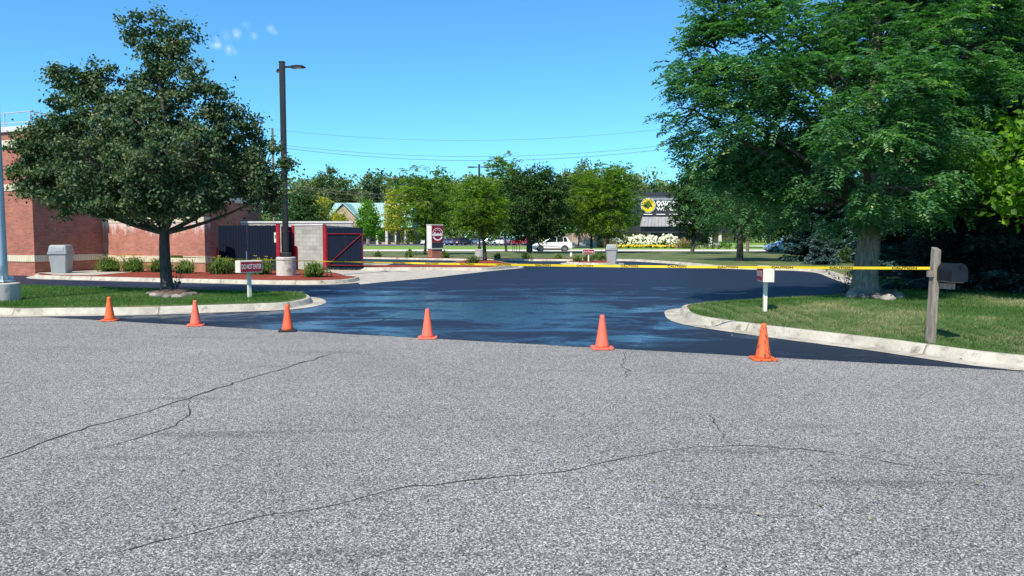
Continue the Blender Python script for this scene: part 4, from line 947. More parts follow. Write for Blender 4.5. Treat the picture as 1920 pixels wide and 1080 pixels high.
# ================================================================== VEGETATION
def unit(n, rng):
    v = rng.normal(size=(n, 3)); return v/np.linalg.norm(v, axis=1, keepdims=True)
def norm(v): return v/(np.linalg.norm(v, axis=1, keepdims=True)+1e-9)
def clump_centres(lobes, n, rng, inner=.55, lo=.55):
    L = np.array(lobes, dtype=float); area = (L[:, 3]*L[:, 4]+L[:, 3]*L[:, 5]+L[:, 4]*L[:, 5]); k = rng.choice(len(L), size=n*3, p=area/area.sum())
    d = unit(n*3, rng); r = rng.uniform(lo**2, 1.0, n*3)**.5
    C = L[k, :3]+d*L[k, 3:6]*r[:, None]
    q = ((C[:, None, :]-L[None, :, :3])/L[None, :, 3:6]); dd = np.sqrt((q**2).sum(2)); dd[np.arange(len(C)), k] = 9
    ok = dd.min(1) > inner; C, k, d = C[ok][:n], k[ok][:n], d[ok][:n]
    return C, k, d
def crown_broad(name, lobes, nc, per, L, rc, mat, parent, seed, flat=.6, up=.5, inner=.5, lo=.5, ratio=.62):
    rng = np.random.default_rng(seed); C, k, d = clump_centres(lobes, nc, rng, inner, lo); cen = np.array(lobes)[:, :3].mean(0)
    gap = np.array([noise.noise(Vector(c)*1.1+Vector((seed, 0, 0))) for c in C]); keep = gap > -.38; C, d = C[keep], d[keep]; n = len(C)
    m = rng.integers(int(per*.6), int(per*1.4), n); idx = np.repeat(np.arange(n), m); N = len(idx)
    sz = rc*rng.uniform(.6, 1.25, n)[idx]
    off = rng.normal(size=(N, 3)); off = off/np.linalg.norm(off, axis=1, keepdims=True)*(rng.uniform(0, 1, N)**.45)[:, None]*sz[:, None]; off[:, 2] *= flat
    # short twigs push leaves outwards in ragged strands
    str_ = (rng.random(N) < .22); off[str_] += (norm(d[idx[str_]]+rng.normal(size=(str_.sum(), 3))*.35))*(rng.uniform(.2, 1.1, str_.sum())*sz[str_])[:, None]
    P_ = C[idx]+off; out = norm(P_-cen)
    Nn = norm(.75*rng.normal(size=(N, 3))+up*np.array([0, 0, 1])+.45*norm(off)+.25*out)
    A = norm(np.cross(Nn, rng.normal(size=(N, 3)))); A[:, 2] -= .25; A = norm(A)
    ct = rng.normal(0, .13, n); tint = np.clip(rng.beta(2, 2.6, N)+ct[idx], 0, 1)
    return leaves(name, P_, A, Nn, L*rng.uniform(.7, 1.25, N), L*ratio*rng.uniform(.8, 1.2, N), mat, parent, tint), C
def crown_frond(name, lobes, nc, fr, nl, FL, L, mat, parent, seed, inner=.5, lo=.5, droop=.45, wr=.3, gs=1.0):
    rng = np.random.default_rng(seed); C, k, d = clump_centres(lobes, nc, rng, inner, lo); cen = np.array(lobes)[:, :3].mean(0)
    gap = np.array([noise.noise(Vector((c[0]*.55*gs, c[1]*.55*gs, c[2]*1.5*gs+seed))) for c in C]); keep = gap > -.13; C, d = C[keep], d[keep]; n = len(C)
    idx = np.repeat(np.arange(n), fr); F = len(idx)
    base = C[idx]+rng.normal(size=(F, 3))*FL*np.array([.55, .55, .28])
    D = norm(norm(C[idx]-cen)*.5+unit(F, rng)*np.array([1, 1, .35])); fl = FL*rng.uniform(.7, 1.3, F)
    side = norm(np.cross(D, np.array([0, 0, 1.0]))+rng.normal(size=(F, 3))*.15)
    ii = np.repeat(np.arange(F), nl*2); u = np.tile(np.repeat((np.arange(nl)+.5)/nl, 2), F); sgn = np.tile([1, -1], F*nl)[:, None]
    P_ = base[ii]+D[ii]*(u*fl[ii])[:, None]; P_[:, 2] -= droop*fl[ii]*u**2
    A = norm(side[ii]*sgn+D[ii]*.45+np.array([0, 0, -.25])+rng.normal(size=(len(ii), 3))*.18)
    P_ = P_+A*L*.5
    Nn = norm(np.cross(A, D[ii])*sgn+rng.normal(size=(len(ii), 3))*.35); Nn[Nn[:, 2] < 0] *= -1
    ct = rng.normal(0, .14, n); cf = rng.normal(0, .1, F); tint = np.clip(.42+ct[idx[ii]]+cf[ii]+rng.normal(0, .1, len(ii)), 0, 1)
    return leaves(name, P_, A, Nn, L*rng.uniform(.8, 1.2, len(ii)), L*wr, mat, parent, tint, .12), C
def limbs(parent, lobes, C, th, r0, bark, seed, lean=(0, 0), top=None, flare=1.5, clear=1.0, twig=.012, ntw=400, zl=.8, rt=.25, bmat=None):
    rng = random.Random(seed); H = top if top else max(l[2] for l in lobes)
    def tp(z): u = z/H; return Vector((lean[0]*u+.06*math.sin(z*1.3+seed), lean[1]*u+.05*math.cos(z*1.1+seed), z))
    def tr(z): return r0*(1-.92*min(1, z/H))**.95
    pts = []; rad = []; z = -.1
    while z < H*.95:
        q = tp(max(z, 0)); q.z = z; pts.append(q); rad.append(tr(max(z, 0))*(1+(flare-1)*math.exp(-max(z, 0)/.16))); z += .12 if z < .5 else H/22
    m = MB(); m.tube(pts, rad, 14); trunk = m.build('trunk', bark, parent, smooth=True)
    m = MB(); ends = []
    for i, l in enumerate(lobes):
        c = Vector(l[:3]); hd = math.hypot(c.x-lean[0]*.5, c.y); za = max(clear, min(H*.85, c.z-hd*zl)); a = tp(za); r = max(.02, tr(za)*.5)
        mid = a.lerp(c, .5)+Vector((rng.uniform(-.2, .2), rng.uniform(-.2, .2), -.08*hd)); path = []
        for j in range(9):
            u = j/8; path.append(a*(1-u)**2+mid*2*u*(1-u)+c*u*u)
        m.tube(path, [r*(1-.85*j/8) for j in range(9)], 7); ends.append(path)
    CC = list(C); rng.shuffle(CC)
    allp = [(q, None) for pth in ends for q in pth[3:]]; arr = np.array([tuple(q[0]) for q in allp])
    for c in CC[:ntw]:
        dd = ((arr-c)**2).sum(1); j = int(dd.argmin()); a = Vector(arr[j]); b = Vector(c); k = a.lerp(b, .5)+Vector((rng.uniform(-.1, .1), rng.uniform(-.1, .1), rng.uniform(-.05, .12)))
        m.tube([a, k, b], [twig*1.5, twig, twig*.4], 4, cap=False)
    m.build('branches', bmat or bark, parent, smooth=True)
    return trunk
def px_lobes(base, D, lst):
    out = []
    for (a, b, rx_, ry_, dy) in lst:
        q = PD(a, b, D+dy); s = (D+dy)/FPX; out.append((q.x-base[0], q.y-base[1], q.z-base[2], rx_*s, max(.5, (rx_+ry_)*.5*s), ry_*s))
    return out

# ---- left linden
b = P(316, 549, .19); b = Vector((b.x, b.y, .17)); D = b.y
t = thing('linden_tree', 'dark green linden tree with a pointed top on the grass island', 'tree', b)
lst = [(292, 50, 40, 30, 0), (250, 62, 28, 26, 0), (345, 75, 38, 30, .1), (300, 110, 55, 42, 0), (340, 150, 60, 50, -.3), (290, 175, 55, 50, .5), (385, 190, 60, 52, 0),
       (110, 150, 26, 26, 0), (150, 150, 48, 38, 0), (200, 165, 55, 48, .2), (170, 215, 85, 55, -.3), (120, 250, 72, 50, .3), (240, 235, 80, 60, -.8), (430, 235, 62, 50, .2), (455, 290, 62, 50, .4), (500, 310, 48, 45, 0),
       (70, 290, 62, 52, .2), (95, 350, 70, 48, 0), (60, 330, 40, 40, 0), (180, 310, 95, 70, -1.2), (280, 290, 85, 75, -1.6), (360, 290, 85, 70, -1.2), (150, 385, 80, 28, -.3), (235, 380, 100, 42, -1.0), (330, 370, 95, 50, -1.1), (420, 360, 85, 50, -.4), (500, 365, 48, 40, .2),
       (120, 300, 70, 60, 1.5), (250, 300, 90, 80, 1.8), (380, 300, 90, 70, 1.7), (300, 220, 70, 60, 1.2), (470, 340, 50, 45, 1.0), (300, 395, 70, 30, .8)]
lst = [(a_, b_-3, c_*.88 if b_ > 200 else c_*.76, d_*.86 if b_ > 200 else d_*.80, e_) for a_, b_, c_, d_, e_ in lst]
lob = px_lobes(b, D, lst)
o, C = crown_broad('crown', lob, 1500, 54, .10, .25, mLinden, t, 11, flat=.6, inner=.45, lo=.45)
limbs(t, lob, C, 2, .15, mBarkD, 3, top=6.6, flare=1.35, clear=1.55, ntw=450, zl=.75)

# ---- big honey locust on the right
b = P(1630, 553, .33); b = Vector((b.x, b.y+.1, lawn_z(b.x, b.y)-.03)); D = b.y
t = thing('honey_locust_tree', 'huge honey locust with a thick grey trunk ringed by stones on the right lawn', 'tree', b)
lst = [(1395, 30, 95, 75, 0), (1340, 90, 70, 55, .3), (1310, 150, 62, 55, .2), (1300, 205, 55, 50, 0), (1340, 270, 75, 55, .3), (1420, 150, 90, 70, -.6), (1430, 240, 90, 60, -.3), (1490, 60, 90, 75, -.5), (1490, 330, 95, 50, .4), (1400, 330, 80, 45, .6),
       (1580, 30, 100, 80, .3), (1560, 150, 90, 70, -1.2), (1660, -60, 140, 100, 0), (1690, 170, 95, 75, -2.0), (1620, 260, 90, 65, -2.2), (1740, 260, 90, 70, -1.8), (1680, 350, 90, 48, -2.0), (1560, 365, 85, 42, -.8), (1790, 330, 70, 55, -.6),
       (1770, 90, 100, 80, -.8), (1840, 200, 80, 80, -.4), (1860, 60, 90, 90, .5), (1770, -40, 120, 90, 0), (1830, 300, 55, 50, 0), (1500, 385, 70, 30, .3), (1585, 395, 70, 28, -.5), (1710, 390, 65, 26, -.6),
       (1500, 150, 110, 90, 2.2), (1650, 80, 130, 110, 2.8), (1600, 280, 120, 80, 2.4), (1760, 230, 120, 90, 2.4), (1440, 290, 80, 60, 1.6), (1480, -80, 110, 80, .5), (1900, -60, 100, 90, 1)]
lob = px_lobes(b, D, lst)
o, C = crown_frond('crown', lob, 3000, 9, 7, .32, .10, mLocust, t, 21, inner=.42, lo=.5, wr=.42, gs=1.15, droop=.38)
limbs(t, lob, C, 2, .27, mBark, 5, bmat=mBarkD, top=8.6, flare=1.55, clear=2.2, ntw=600, twig=.014, zl=.7)
rng_ = random.Random(3)
def stone(label, X, Y, z, r, sq, mat_, seed, group):
    bm = bmesh.new(); bmesh.ops.create_icosphere(bm, subdivisions=3, radius=1)
    for v in bm.verts:
        n_ = noise.noise(v.co*1.1+Vector((seed*7, 0, 0)))*.35+noise.noise(v.co*3+Vector((seed, 3, 0)))*.08; v.co *= 1+n_; v.co.x *= r; v.co.y *= r*.8; v.co.z *= r*sq
    me = bpy.data.meshes.new('stone'); bm.to_mesh(me); bm.free(); me.materials.append(mat_); me.polygons.foreach_set('use_smooth', [True]*len(me.polygons))
    o = bpy.data.objects.new('stone', me); COL.objects.link(o); o.location = (X, Y, z); o.rotation_euler.z = seed*1.7; return tag(o, label, 'stone', group)
SL_ = ['pale round stone at the left end of the ring by the big trunk', 'brown stone left of the big trunk, half sunk', 'flat grey stone under the front of the big trunk', 'greenish stone at the right front of the big trunk', 'cream stone right of the big trunk', 'dark brown stone at the right end of the ring by the big trunk', 'low stone behind the cream one by the big trunk']
for i, (sx, sy, r_) in enumerate(((1597, 554, .19), (1612, 553, .20), (1622, 556, .15), (1644, 557, .21), (1664, 559, .19), (1682, 556, .21), (1672, 549, .16))):
    q = P(sx, sy, .36); stone(SL_[i], q.x, q.y, lawn_z(q.x, q.y)+.02, r_*.86, .62, mStoneL if i in (0, 4) else mStone, i+1, 'stones ringing the big trunk')
SM_ = ['leftmost stone of the ring under the linden', 'second stone from the left under the linden, pale', 'rounded grey stone left of the linden trunk', 'large stone just left of the linden trunk', 'pale flat stone before the linden trunk', 'small stone right before the linden trunk', 'brown stone right of the linden trunk', 'grey stone near the right end of the linden ring', 'rightmost stone of the ring under the linden']
for i, (sx, sy, r_) in enumerate(((281, 549, .15), (291, 552, .17), (303, 553.5, .18), (316, 555, .19), (330, 555, .17), (341, 554.5, .13), (347, 552, .16), (355, 551, .15), (362, 549, .13))):
    q = P(sx, sy, .22); stone(SM_[i], q.x, q.y, .18, r_*.85, .6, mStoneL if i in (1, 4) else mStone, i+20, 'stones ringing the linden')
m = MB(); q = P(320, 550, .18); m.lathe([(.62, 0), (.45, .09), (.2, .13)], 20, (0, 0, 0)); o = m.build('mulch_mound', mBrownMulch, smooth=True); o.location = (q.x, q.y, .16); struct(o)
m = MB(); q = P(1642, 552, .33); m.lathe([(.75, 0), (.5, .09), (.3, .13)], 20, (0, 0, 0)); o = m.build('mulch_mound', mBrownMulch, smooth=True); o.location = (q.x, q.y, lawn_z(q.x, q.y)-.02); struct(o)
# sucker sprigs by the trunks
def sprig(label, X, Y, z, h, n, spread, mat_, seed, ls=.06):
    t = thing('sapling_sprig', label, 'sprig', (X, Y, z)); rng = np.random.default_rng(seed); m = MB(); P_ = []
    for i in range(n):
        d = np.array([rng.uniform(-spread, spread), rng.uniform(-spread, spread)*.6, h*rng.uniform(.6, 1)])
        m.tube([(0, 0, 0), tuple(d*.5+rng.normal(size=3)*.03), tuple(d)], [.008, .006, .003], 4)
        for k in range(9): P_.append(d*(.25+.75*k/8)+rng.normal(size=3)*.03)
    P_ = np.array(P_); N = norm(rng.normal(size=P_.shape)+[0, 0, .6]); A = norm(np.cross(N, rng.normal(size=P_.shape)))
    m.build('stem', mBarkD, t); leaves('foliage', P_, A, N, ls*rng.uniform(.7, 1.3, len(P_)), ls*.6, mat_, t, rng.random(len(P_)))
q = P(332, 546, .2); sprig('thin green sucker shoot growing at the right side of the linden trunk', q.x, q.y-.05, .2, .62, 4, .22, mLinden, 4, .10)
q = P(1590, 553, .25); sprig('dark leafy sprig by the kerb left of the big trunk', q.x, q.y, .2, .75, 7, .55, mLinden, 5, .08)

# ---- generic trees
def auto_lobes(Rw, zb, zt, n, shape, rng):
    out = []
    for i in range(n):
        u = (i+.5)/n; z = zb+(zt-zb)*u
        if shape == 'round': w = math.sin(math.pi*(.12+.80*u))**.7
        elif shape == 'cone': w = (1-u)**.8*.95+.08
        elif shape == 'vase': w = (.45+.55*math.sin(math.pi*(.15+.7*u)))
        else: w = .3+.5*math.sin(math.pi*(.1+.75*u))
        a = i*2.4+rng.uniform(-.4, .4); rr = Rw*w*.52; lr = Rw*w*.55+.12*Rw
        out.append((math.cos(a)*rr, math.sin(a)*rr, z, lr, lr, min(lr*.8, (zt-zb)*.22)))
    out.append((0, 0, zt-(zt-zb)*.10, Rw*.25, Rw*.25, (zt-zb)*.14)); out.append((0, 0, (zb+zt)/2, Rw*.55, Rw*.55, (zt-zb)*.35))
    return out
BARKS = {True: mBarkD}
def gtree(name, label, cx, D, ytop, wpx, ybot, shape, mat_, seed, nl=14, nc=230, per=26, L=.2, rc=.5, r0=.13, dx=0, group='trees between the lots and the far road', frond=False, z0=.1, bark=None, cat='tree', droopy=False):
    X = (cx-960)/FPX*D; zt = CAMZ+(446-ytop)/FPX*D-z0; zb = max(.3, CAMZ+(446-ybot)/FPX*D-z0); Rw = wpx/2/FPX*D
    rng = random.Random(seed); t = thing(name, label, cat, (X, D, z0), 0, group)
    lob = [(a+dx/FPX*D, b_, c, d, e, f) for a, b_, c, d, e, f in auto_lobes(Rw, zb+(zt-zb)*.12, zt-(zt-zb)*.08, nl, shape, rng)]
    if frond: o, C = crown_frond('crown', lob, nc, 5, 4, rc*.9, L, mat_, t, seed, lo=.35, inner=.35, wr=.5)
    else: o, C = crown_broad('crown', lob, nc, per, L, rc, mat_, t, seed, lo=.35, inner=.35, flat=.65)
    limbs(t, lob, C, 1, r0, bark or mBarkD, seed, lean=(dx/FPX*D, 0), top=zt*.92, flare=1.25, clear=zb*.8+.2, ntw=60, twig=.025, zl=.8)
    return t
gtree('young_locust_tree', 'broad green tree left of the maroon monument sign', 797, 66, 314, 142, 452, 'round', mLocY, 31, nc=800, L=.19, rc=.42, frond=True, dx=4)
gtree('young_locust_tree', 'airy light green tree rooted in the red mulch bed beside the tape', 908, 47.6, 338, 112, 450, 'round', mLocY, 32, nc=650, L=.14, rc=.34, frond=True, r0=.13, dx=-8, z0=.14)
gtree('tall_locust_tree', 'tall feathery topped tree behind the airy one in the mulch bed', 948, 78, 286, 92, 446, 'round', mLocY, 33, nc=750, L=.21, rc=.5, frond=True, dx=-4)
gtree('maple_tree', 'dense very dark maple behind the white SUV', 992, 71, 316, 142, 458, 'round', mMapleD, 34, nc=900, per=44, L=.21, rc=.5, r0=.30, nl=18, dx=10)
gtree('young_locust_tree', 'green tree with a dark trunk right of the white SUV', 1139, 72, 302, 118, 450, 'round', mLocY, 35, nc=800, L=.20, rc=.45, frond=True, r0=.2, dx=6)
gtree('young_locust_tree', 'green tree with a slim grey trunk behind the small drive sign', 1110, 76, 322, 112, 446, 'round', mLocY, 36, nc=700, L=.20, rc=.45, frond=True, dx=-8)
gtree('maple_tree', 'grey green tree rising behind the two trees right of the SUV', 1085, 118, 304, 110, 440, 'round', mOlive, 37, nc=360, L=.4, rc=.8)
gtree('round_ornamental_tree', 'round green tree with stones at its foot before the dark restaurant', 1297, 69, 300, 106, 460, 'round', mMapleD, 38, nc=520, L=.24, rc=.42, r0=.19, dx=6)
gtree('honey_locust_tree', 'medium locust right of the restaurant with a stone by its trunk', 1385, 47.5, 225, 215, 458, 'round', mLocust, 39, nc=900, L=.15, rc=.42, frond=True, r0=.22, dx=5, nl=20)
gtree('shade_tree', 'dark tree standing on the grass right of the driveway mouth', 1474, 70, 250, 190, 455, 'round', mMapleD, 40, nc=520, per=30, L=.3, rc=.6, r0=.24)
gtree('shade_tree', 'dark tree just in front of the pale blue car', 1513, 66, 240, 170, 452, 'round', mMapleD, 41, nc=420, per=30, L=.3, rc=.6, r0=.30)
gtree('maple_tree', 'lime green maple showing behind the big trunk', 1690, 29, 320, 150, 486, 'round', mMapleB, 42, nc=260, per=26, L=.20, rc=.4, r0=.13, z0=.15)
gtree('maple_tree', 'bright lime maple leaning in at the right edge of the picture', 2010, 14.8, 190, 340, 430, 'round', mMapleB, 43, nc=520, per=34, L=.17, rc=.36, r0=.2, z0=.3, nl=18)
# bright young tree and golden shrubs by the teal roof
gtree('young_maple_tree', 'lime green young tree in front of the teal roofed office', 690, 150, 374, 62, 447, 'cone', mMapleB, 44, nc=260, per=22, L=.42, rc=.75, r0=.14, nl=10, z0=0, group='trees by the teal roofed office')
gtree('golden_shrub', 'golden yellow tree behind the block wall, nearest the light pole', 594, 120, 372, 72, 458, 'round', mGold, 45, nc=220, per=22, L=.38, rc=.8, z0=0, group='trees by the teal roofed office')
gtree('golden_shrub', 'pale golden tree left of the office gable', 634, 128, 394, 46, 458, 'round', mGold, 46, nc=200, per=22, L=.38, rc=.8, z0=0, group='trees by the teal roofed office')
gtree('shade_tree', 'dark green tree low behind the enclosure cap, left of the golden ones', 570, 95, 360, 84, 452, 'round', mMapleD, 47, nc=260, L=.32, rc=.7, z0=0, group='trees by the teal roofed office')
gtree('small_tree', 'small shadowy tree between the office gable and the lime tree', 612, 110, 410, 44, 462, 'round', mBushG, 147, nc=130, L=.32, rc=.6, z0=0, group='trees by the teal roofed office')
# trees over the cars
for i, (cx, D, yt, w, lab, mt) in enumerate(((745, 175, 352, 60, 'yellow green tree at the right end of the teal roof', mGold), (832, 190, 340, 60, 'olive tree over the blue grey car', mWoodF), (868, 182, 352, 52, 'light green tree over the navy SUV', mLocY), (925, 186, 340, 66, 'olive green tree over the silver sedan', mBushG), (1040, 186, 330, 84, 'deep green tree behind the dark maple', mMapleD), (1160, 168, 306, 72, 'tall green tree left of the buffalo roundel', mMapleD), (1195, 180, 330, 44, 'olive tree just left of the restaurant roof', mWoodF), (1228, 230, 340, 54, 'distant blue green tree above the restaurant roof', mMapleD), (1252, 250, 342, 40, 'farthest tree seen above the restaurant lettering', mOlive))):
    gtree('background_tree', lab, cx, D, yt, w, 448, 'round', mt, 60+i, nc=200, per=22, L=.55, rc=1.1, r0=.2, nl=10, group='trees around the far car park', z0=0)
# tall ragged treeline trees
for i, (cx, D, yt, w, sh, mt, lab) in enumerate(((575, 210, 330, 40, 'vase', mOlive, 'ragged tree just right of the light pole on the skyline'), (602, 214, 318, 34, 'vase', mOlive, 'ragged skyline tree above the golden trees'), (620, 212, 306, 26, 'poplar', mOlive, 'narrow poplar, tallest above the teal roof'), (642, 220, 326, 34, 'vase', mWoodF, 'skyline tree above the left end of the teal roof'), (664, 222, 344, 36, 'round', mWoodF, 'low round skyline tree above the teal roof'), (690, 214, 318, 26, 'poplar', mOlive, 'lone thin poplar above the middle of the teal roof'), (708, 218, 326, 24, 'poplar', mOlive, 'short poplar right of the lone thin one'), (738, 224, 328, 48, 'vase', mWoodF, 'yellowish skyline tree left of the broad green tree'), (768, 226, 322, 40, 'vase', mWoodF, 'skyline tree peeping left of the broad green crown'), (862, 226, 334, 60, 'round', mWoodF, 'brownish skyline tree left of the twin lamp heads'), (888, 230, 340, 40, 'round', mOlive, 'rusty green skyline tree behind the twin lamp heads'))):
    gtree('skyline_tree', lab, cx, D, yt, w, 440, sh, mt, 90+i, nc=150, per=20, L=.6, rc=1.2, r0=.2, nl=9, group='tall trees on the skyline', z0=0)
# woodland mass
rng = np.random.default_rng(5); n = 6500; Cx = rng.uniform(-330, 330, n); Cy = rng.uniform(236, 290, n)
hh = np.array([16.3+2.2*noise.noise(Vector((x_*.045, 2, 0)))+2.2*noise.noise(Vector((x_*.15, 7, 0))) for x_ in Cx])+5
Cz = hh*rng.uniform(0.02, 1.0, n)**.85; idx = np.repeat(np.arange(n), 32); N_ = len(idx)
P_ = np.stack((Cx, Cy, Cz), 1)[idx]+rng.normal(size=(N_, 3))*np.array([1.7, 1.7, 1.0]); Nn = norm(rng.normal(size=(N_, 3))+[0, -.3, .5]); A = norm(np.cross(Nn, rng.normal(size=(N_, 3))))
P_[:, 2] = np.maximum(P_[:, 2], .1)
o = leaves('woodland', P_, A, Nn, rng.uniform(.8, 1.5, N_), rng.uniform(.6, .95, N_), mWoodF, None, np.clip(rng.beta(2, 3, N_)+rng.normal(0, .15, n)[idx], 0, 1)); tag(o, 'far woodland closing the horizon behind the car park', 'woodland', kind='stuff')

# ---- conifers
def spruce(label, X, Y, z0, H, Rb, mat_, seed, nb=900, L=.16, group='spruces on the right'):
    t = thing('spruce_tree', label, 'tree', (X, Y, z0), 0, group); rng = np.random.default_rng(seed)
    m = MB(); m.tube([(0, 0, -.1), (0, 0, H*.97)], [.05+H*.016, .02], 10); m.build('trunk', mBarkD, t, smooth=True)
    Ps = []; As = []; Ns = []; Ts = []; bm_ = MB()
    for i in range(nb):
        u = rng.uniform(0, 1)**1.25; z = .12+u*(H-.3); a_ = rng.uniform(0, 2*math.pi); r = Rb*(1-u)**.85*rng.uniform(.72, 1.08)+.12
        d = np.array([math.cos(a_), math.sin(a_), 0]); side = np.array([-d[1], d[0], 0]); nn = int(8+r*13)
        s = np.linspace(.25, 1, nn)[:, None]; path = d*r*s; path = path+np.array([0, 0, 1])*(z-.30*r*s+.22*r*s**2.5)
        if i % 6 == 0: bm_.tube([(0, 0, z), tuple(path[nn//2]), tuple(path[-1])], [.02, .014, .005], 4, cap=False)
        w = .34*r*(1.15-s)
        for sg in (-1, 0, 1):
            k = 3 if sg else 1
            for j in range(k):
                q = path+side*sg*w*((j+1)/3)*rng.uniform(.7, 1.2)+rng.normal(size=(nn, 3))*.035-np.array([0, 0, .05])*abs(sg)*j
                Ps.append(q); As.append(np.repeat((d+side*sg*.8+[0, 0, -.15])[None], nn, 0)+rng.normal(size=(nn, 3))*.3); Ns.append(np.repeat(np.array([[0, 0, 1.0]]), nn, 0)+rng.normal(size=(nn, 3))*.45)
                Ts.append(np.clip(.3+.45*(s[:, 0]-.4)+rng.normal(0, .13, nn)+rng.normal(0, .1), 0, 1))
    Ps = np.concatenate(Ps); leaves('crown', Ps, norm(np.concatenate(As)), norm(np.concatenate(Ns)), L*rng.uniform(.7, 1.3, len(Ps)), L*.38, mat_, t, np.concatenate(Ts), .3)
    bm_.build('branches', mBarkD, t)
    return t
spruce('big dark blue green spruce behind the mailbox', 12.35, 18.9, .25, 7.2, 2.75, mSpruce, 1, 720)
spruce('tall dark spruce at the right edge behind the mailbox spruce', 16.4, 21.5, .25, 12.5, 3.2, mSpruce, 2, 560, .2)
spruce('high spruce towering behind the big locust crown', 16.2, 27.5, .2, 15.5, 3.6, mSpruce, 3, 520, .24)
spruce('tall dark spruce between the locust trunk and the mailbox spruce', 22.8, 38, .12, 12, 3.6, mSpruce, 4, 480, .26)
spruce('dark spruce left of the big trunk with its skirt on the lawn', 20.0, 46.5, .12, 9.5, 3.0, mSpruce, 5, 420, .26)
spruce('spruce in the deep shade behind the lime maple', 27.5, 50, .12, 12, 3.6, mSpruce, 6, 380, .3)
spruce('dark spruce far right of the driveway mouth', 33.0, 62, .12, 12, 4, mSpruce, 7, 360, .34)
spruce('pale blue spruce sapling peeping left of the big trunk', 17.2, 41, .12, 2.6, 1.0, mBlueSp, 8, 150, .14)
q = P(1742, 500, .15); spruce('low pale blue spruce left of the wooden post', q.x, q.y, .12, 1.15, 1.35, mBlueSp, 9, 130, .15)
q = P(1700, 488, .15); spruce('small pale blue spruce behind the utility cabinet', q.x, q.y+2, .12, 1.6, .9, mBlueSp, 10, 110, .15)

# ---- shrubs
def shrub(label, X, Y, z, w, h, mat_, seed, n=700, L=.1, cat='shrub', group=None, name='shrub', flowers=None, nf=0, fs=.08):
    t = thing(name, label, cat, (X, Y, z), 0, group); rng = np.random.default_rng(seed)
    nlob = 7; lob = [(rng.uniform(-.3, .3)*w, rng.uniform(-.25, .25)*w, h*rng.uniform(.35, .62), w*.28, w*.25, h*.36) for _ in range(nlob)]
    crown_broad('foliage', lob, max(20, n//14), 14, L, w*.10, mat_, t, seed, lo=.3, inner=.2)
    m = MB(); [m.tube([(0, 0, 0), (l[0]*.6, l[1]*.6, l[2])], [.02, .008], 5) for l in lob]; m.build('stem', mBarkD, t)
    if flowers:
        P_, k, d = clump_centres(lob, nf, rng, .2, .85); P_ = P_[P_[:, 2] > h*.25]; P_[:, 2] += .02; m = MB()
        for q in P_: m.lathe([(fs*.3, -fs*.5), (fs*.62, -fs*.1), (fs*.5, fs*.5), (fs*.12, fs*.85)], 6, tuple(q))
        m.build('blossom', flowers, t)
    return t
for i, (cx, w) in enumerate(((1160, 22), (1176, 24), (1193, 24), (1211, 26), (1229, 24), (1246, 22), (1261, 16))):
    Dh = 122; shrub(['leftmost white hydrangea, beside the tan ornamental grass', 'second white hydrangea from the left before the restaurant', 'third white hydrangea from the left before the restaurant', 'white hydrangea straight below the buffalo roundel', 'white hydrangea below the restaurant lettering', 'white hydrangea second from the right of its row', 'smallest white hydrangea, at the right end of the row'][i], (cx-960)/FPX*Dh, Dh-.3*(i % 2), 0, w*1.35/FPX*Dh, 1.75+.25*(i % 3), mBushG, 200+i, 420, .25, group='white hydrangeas in front of the restaurant', name='hydrangea', flowers=mWflow, nf=150, fs=.25)
for i, cx in enumerate((1163, 1177, 1189, 1200, 1211, 1221, 1233, 1246, 1259)):
    Dh = 116.5; shrub('low yellow flower clump in the row edging the restaurant hydrangeas', (cx-960)/FPX*Dh, Dh, 0, 1.15, .5, mBushG, 230+i, 120, .2, cat='flowers', group='yellow flower clumps in front of the hydrangeas', name='flower_clump', flowers=mYflow, nf=34, fs=.18)
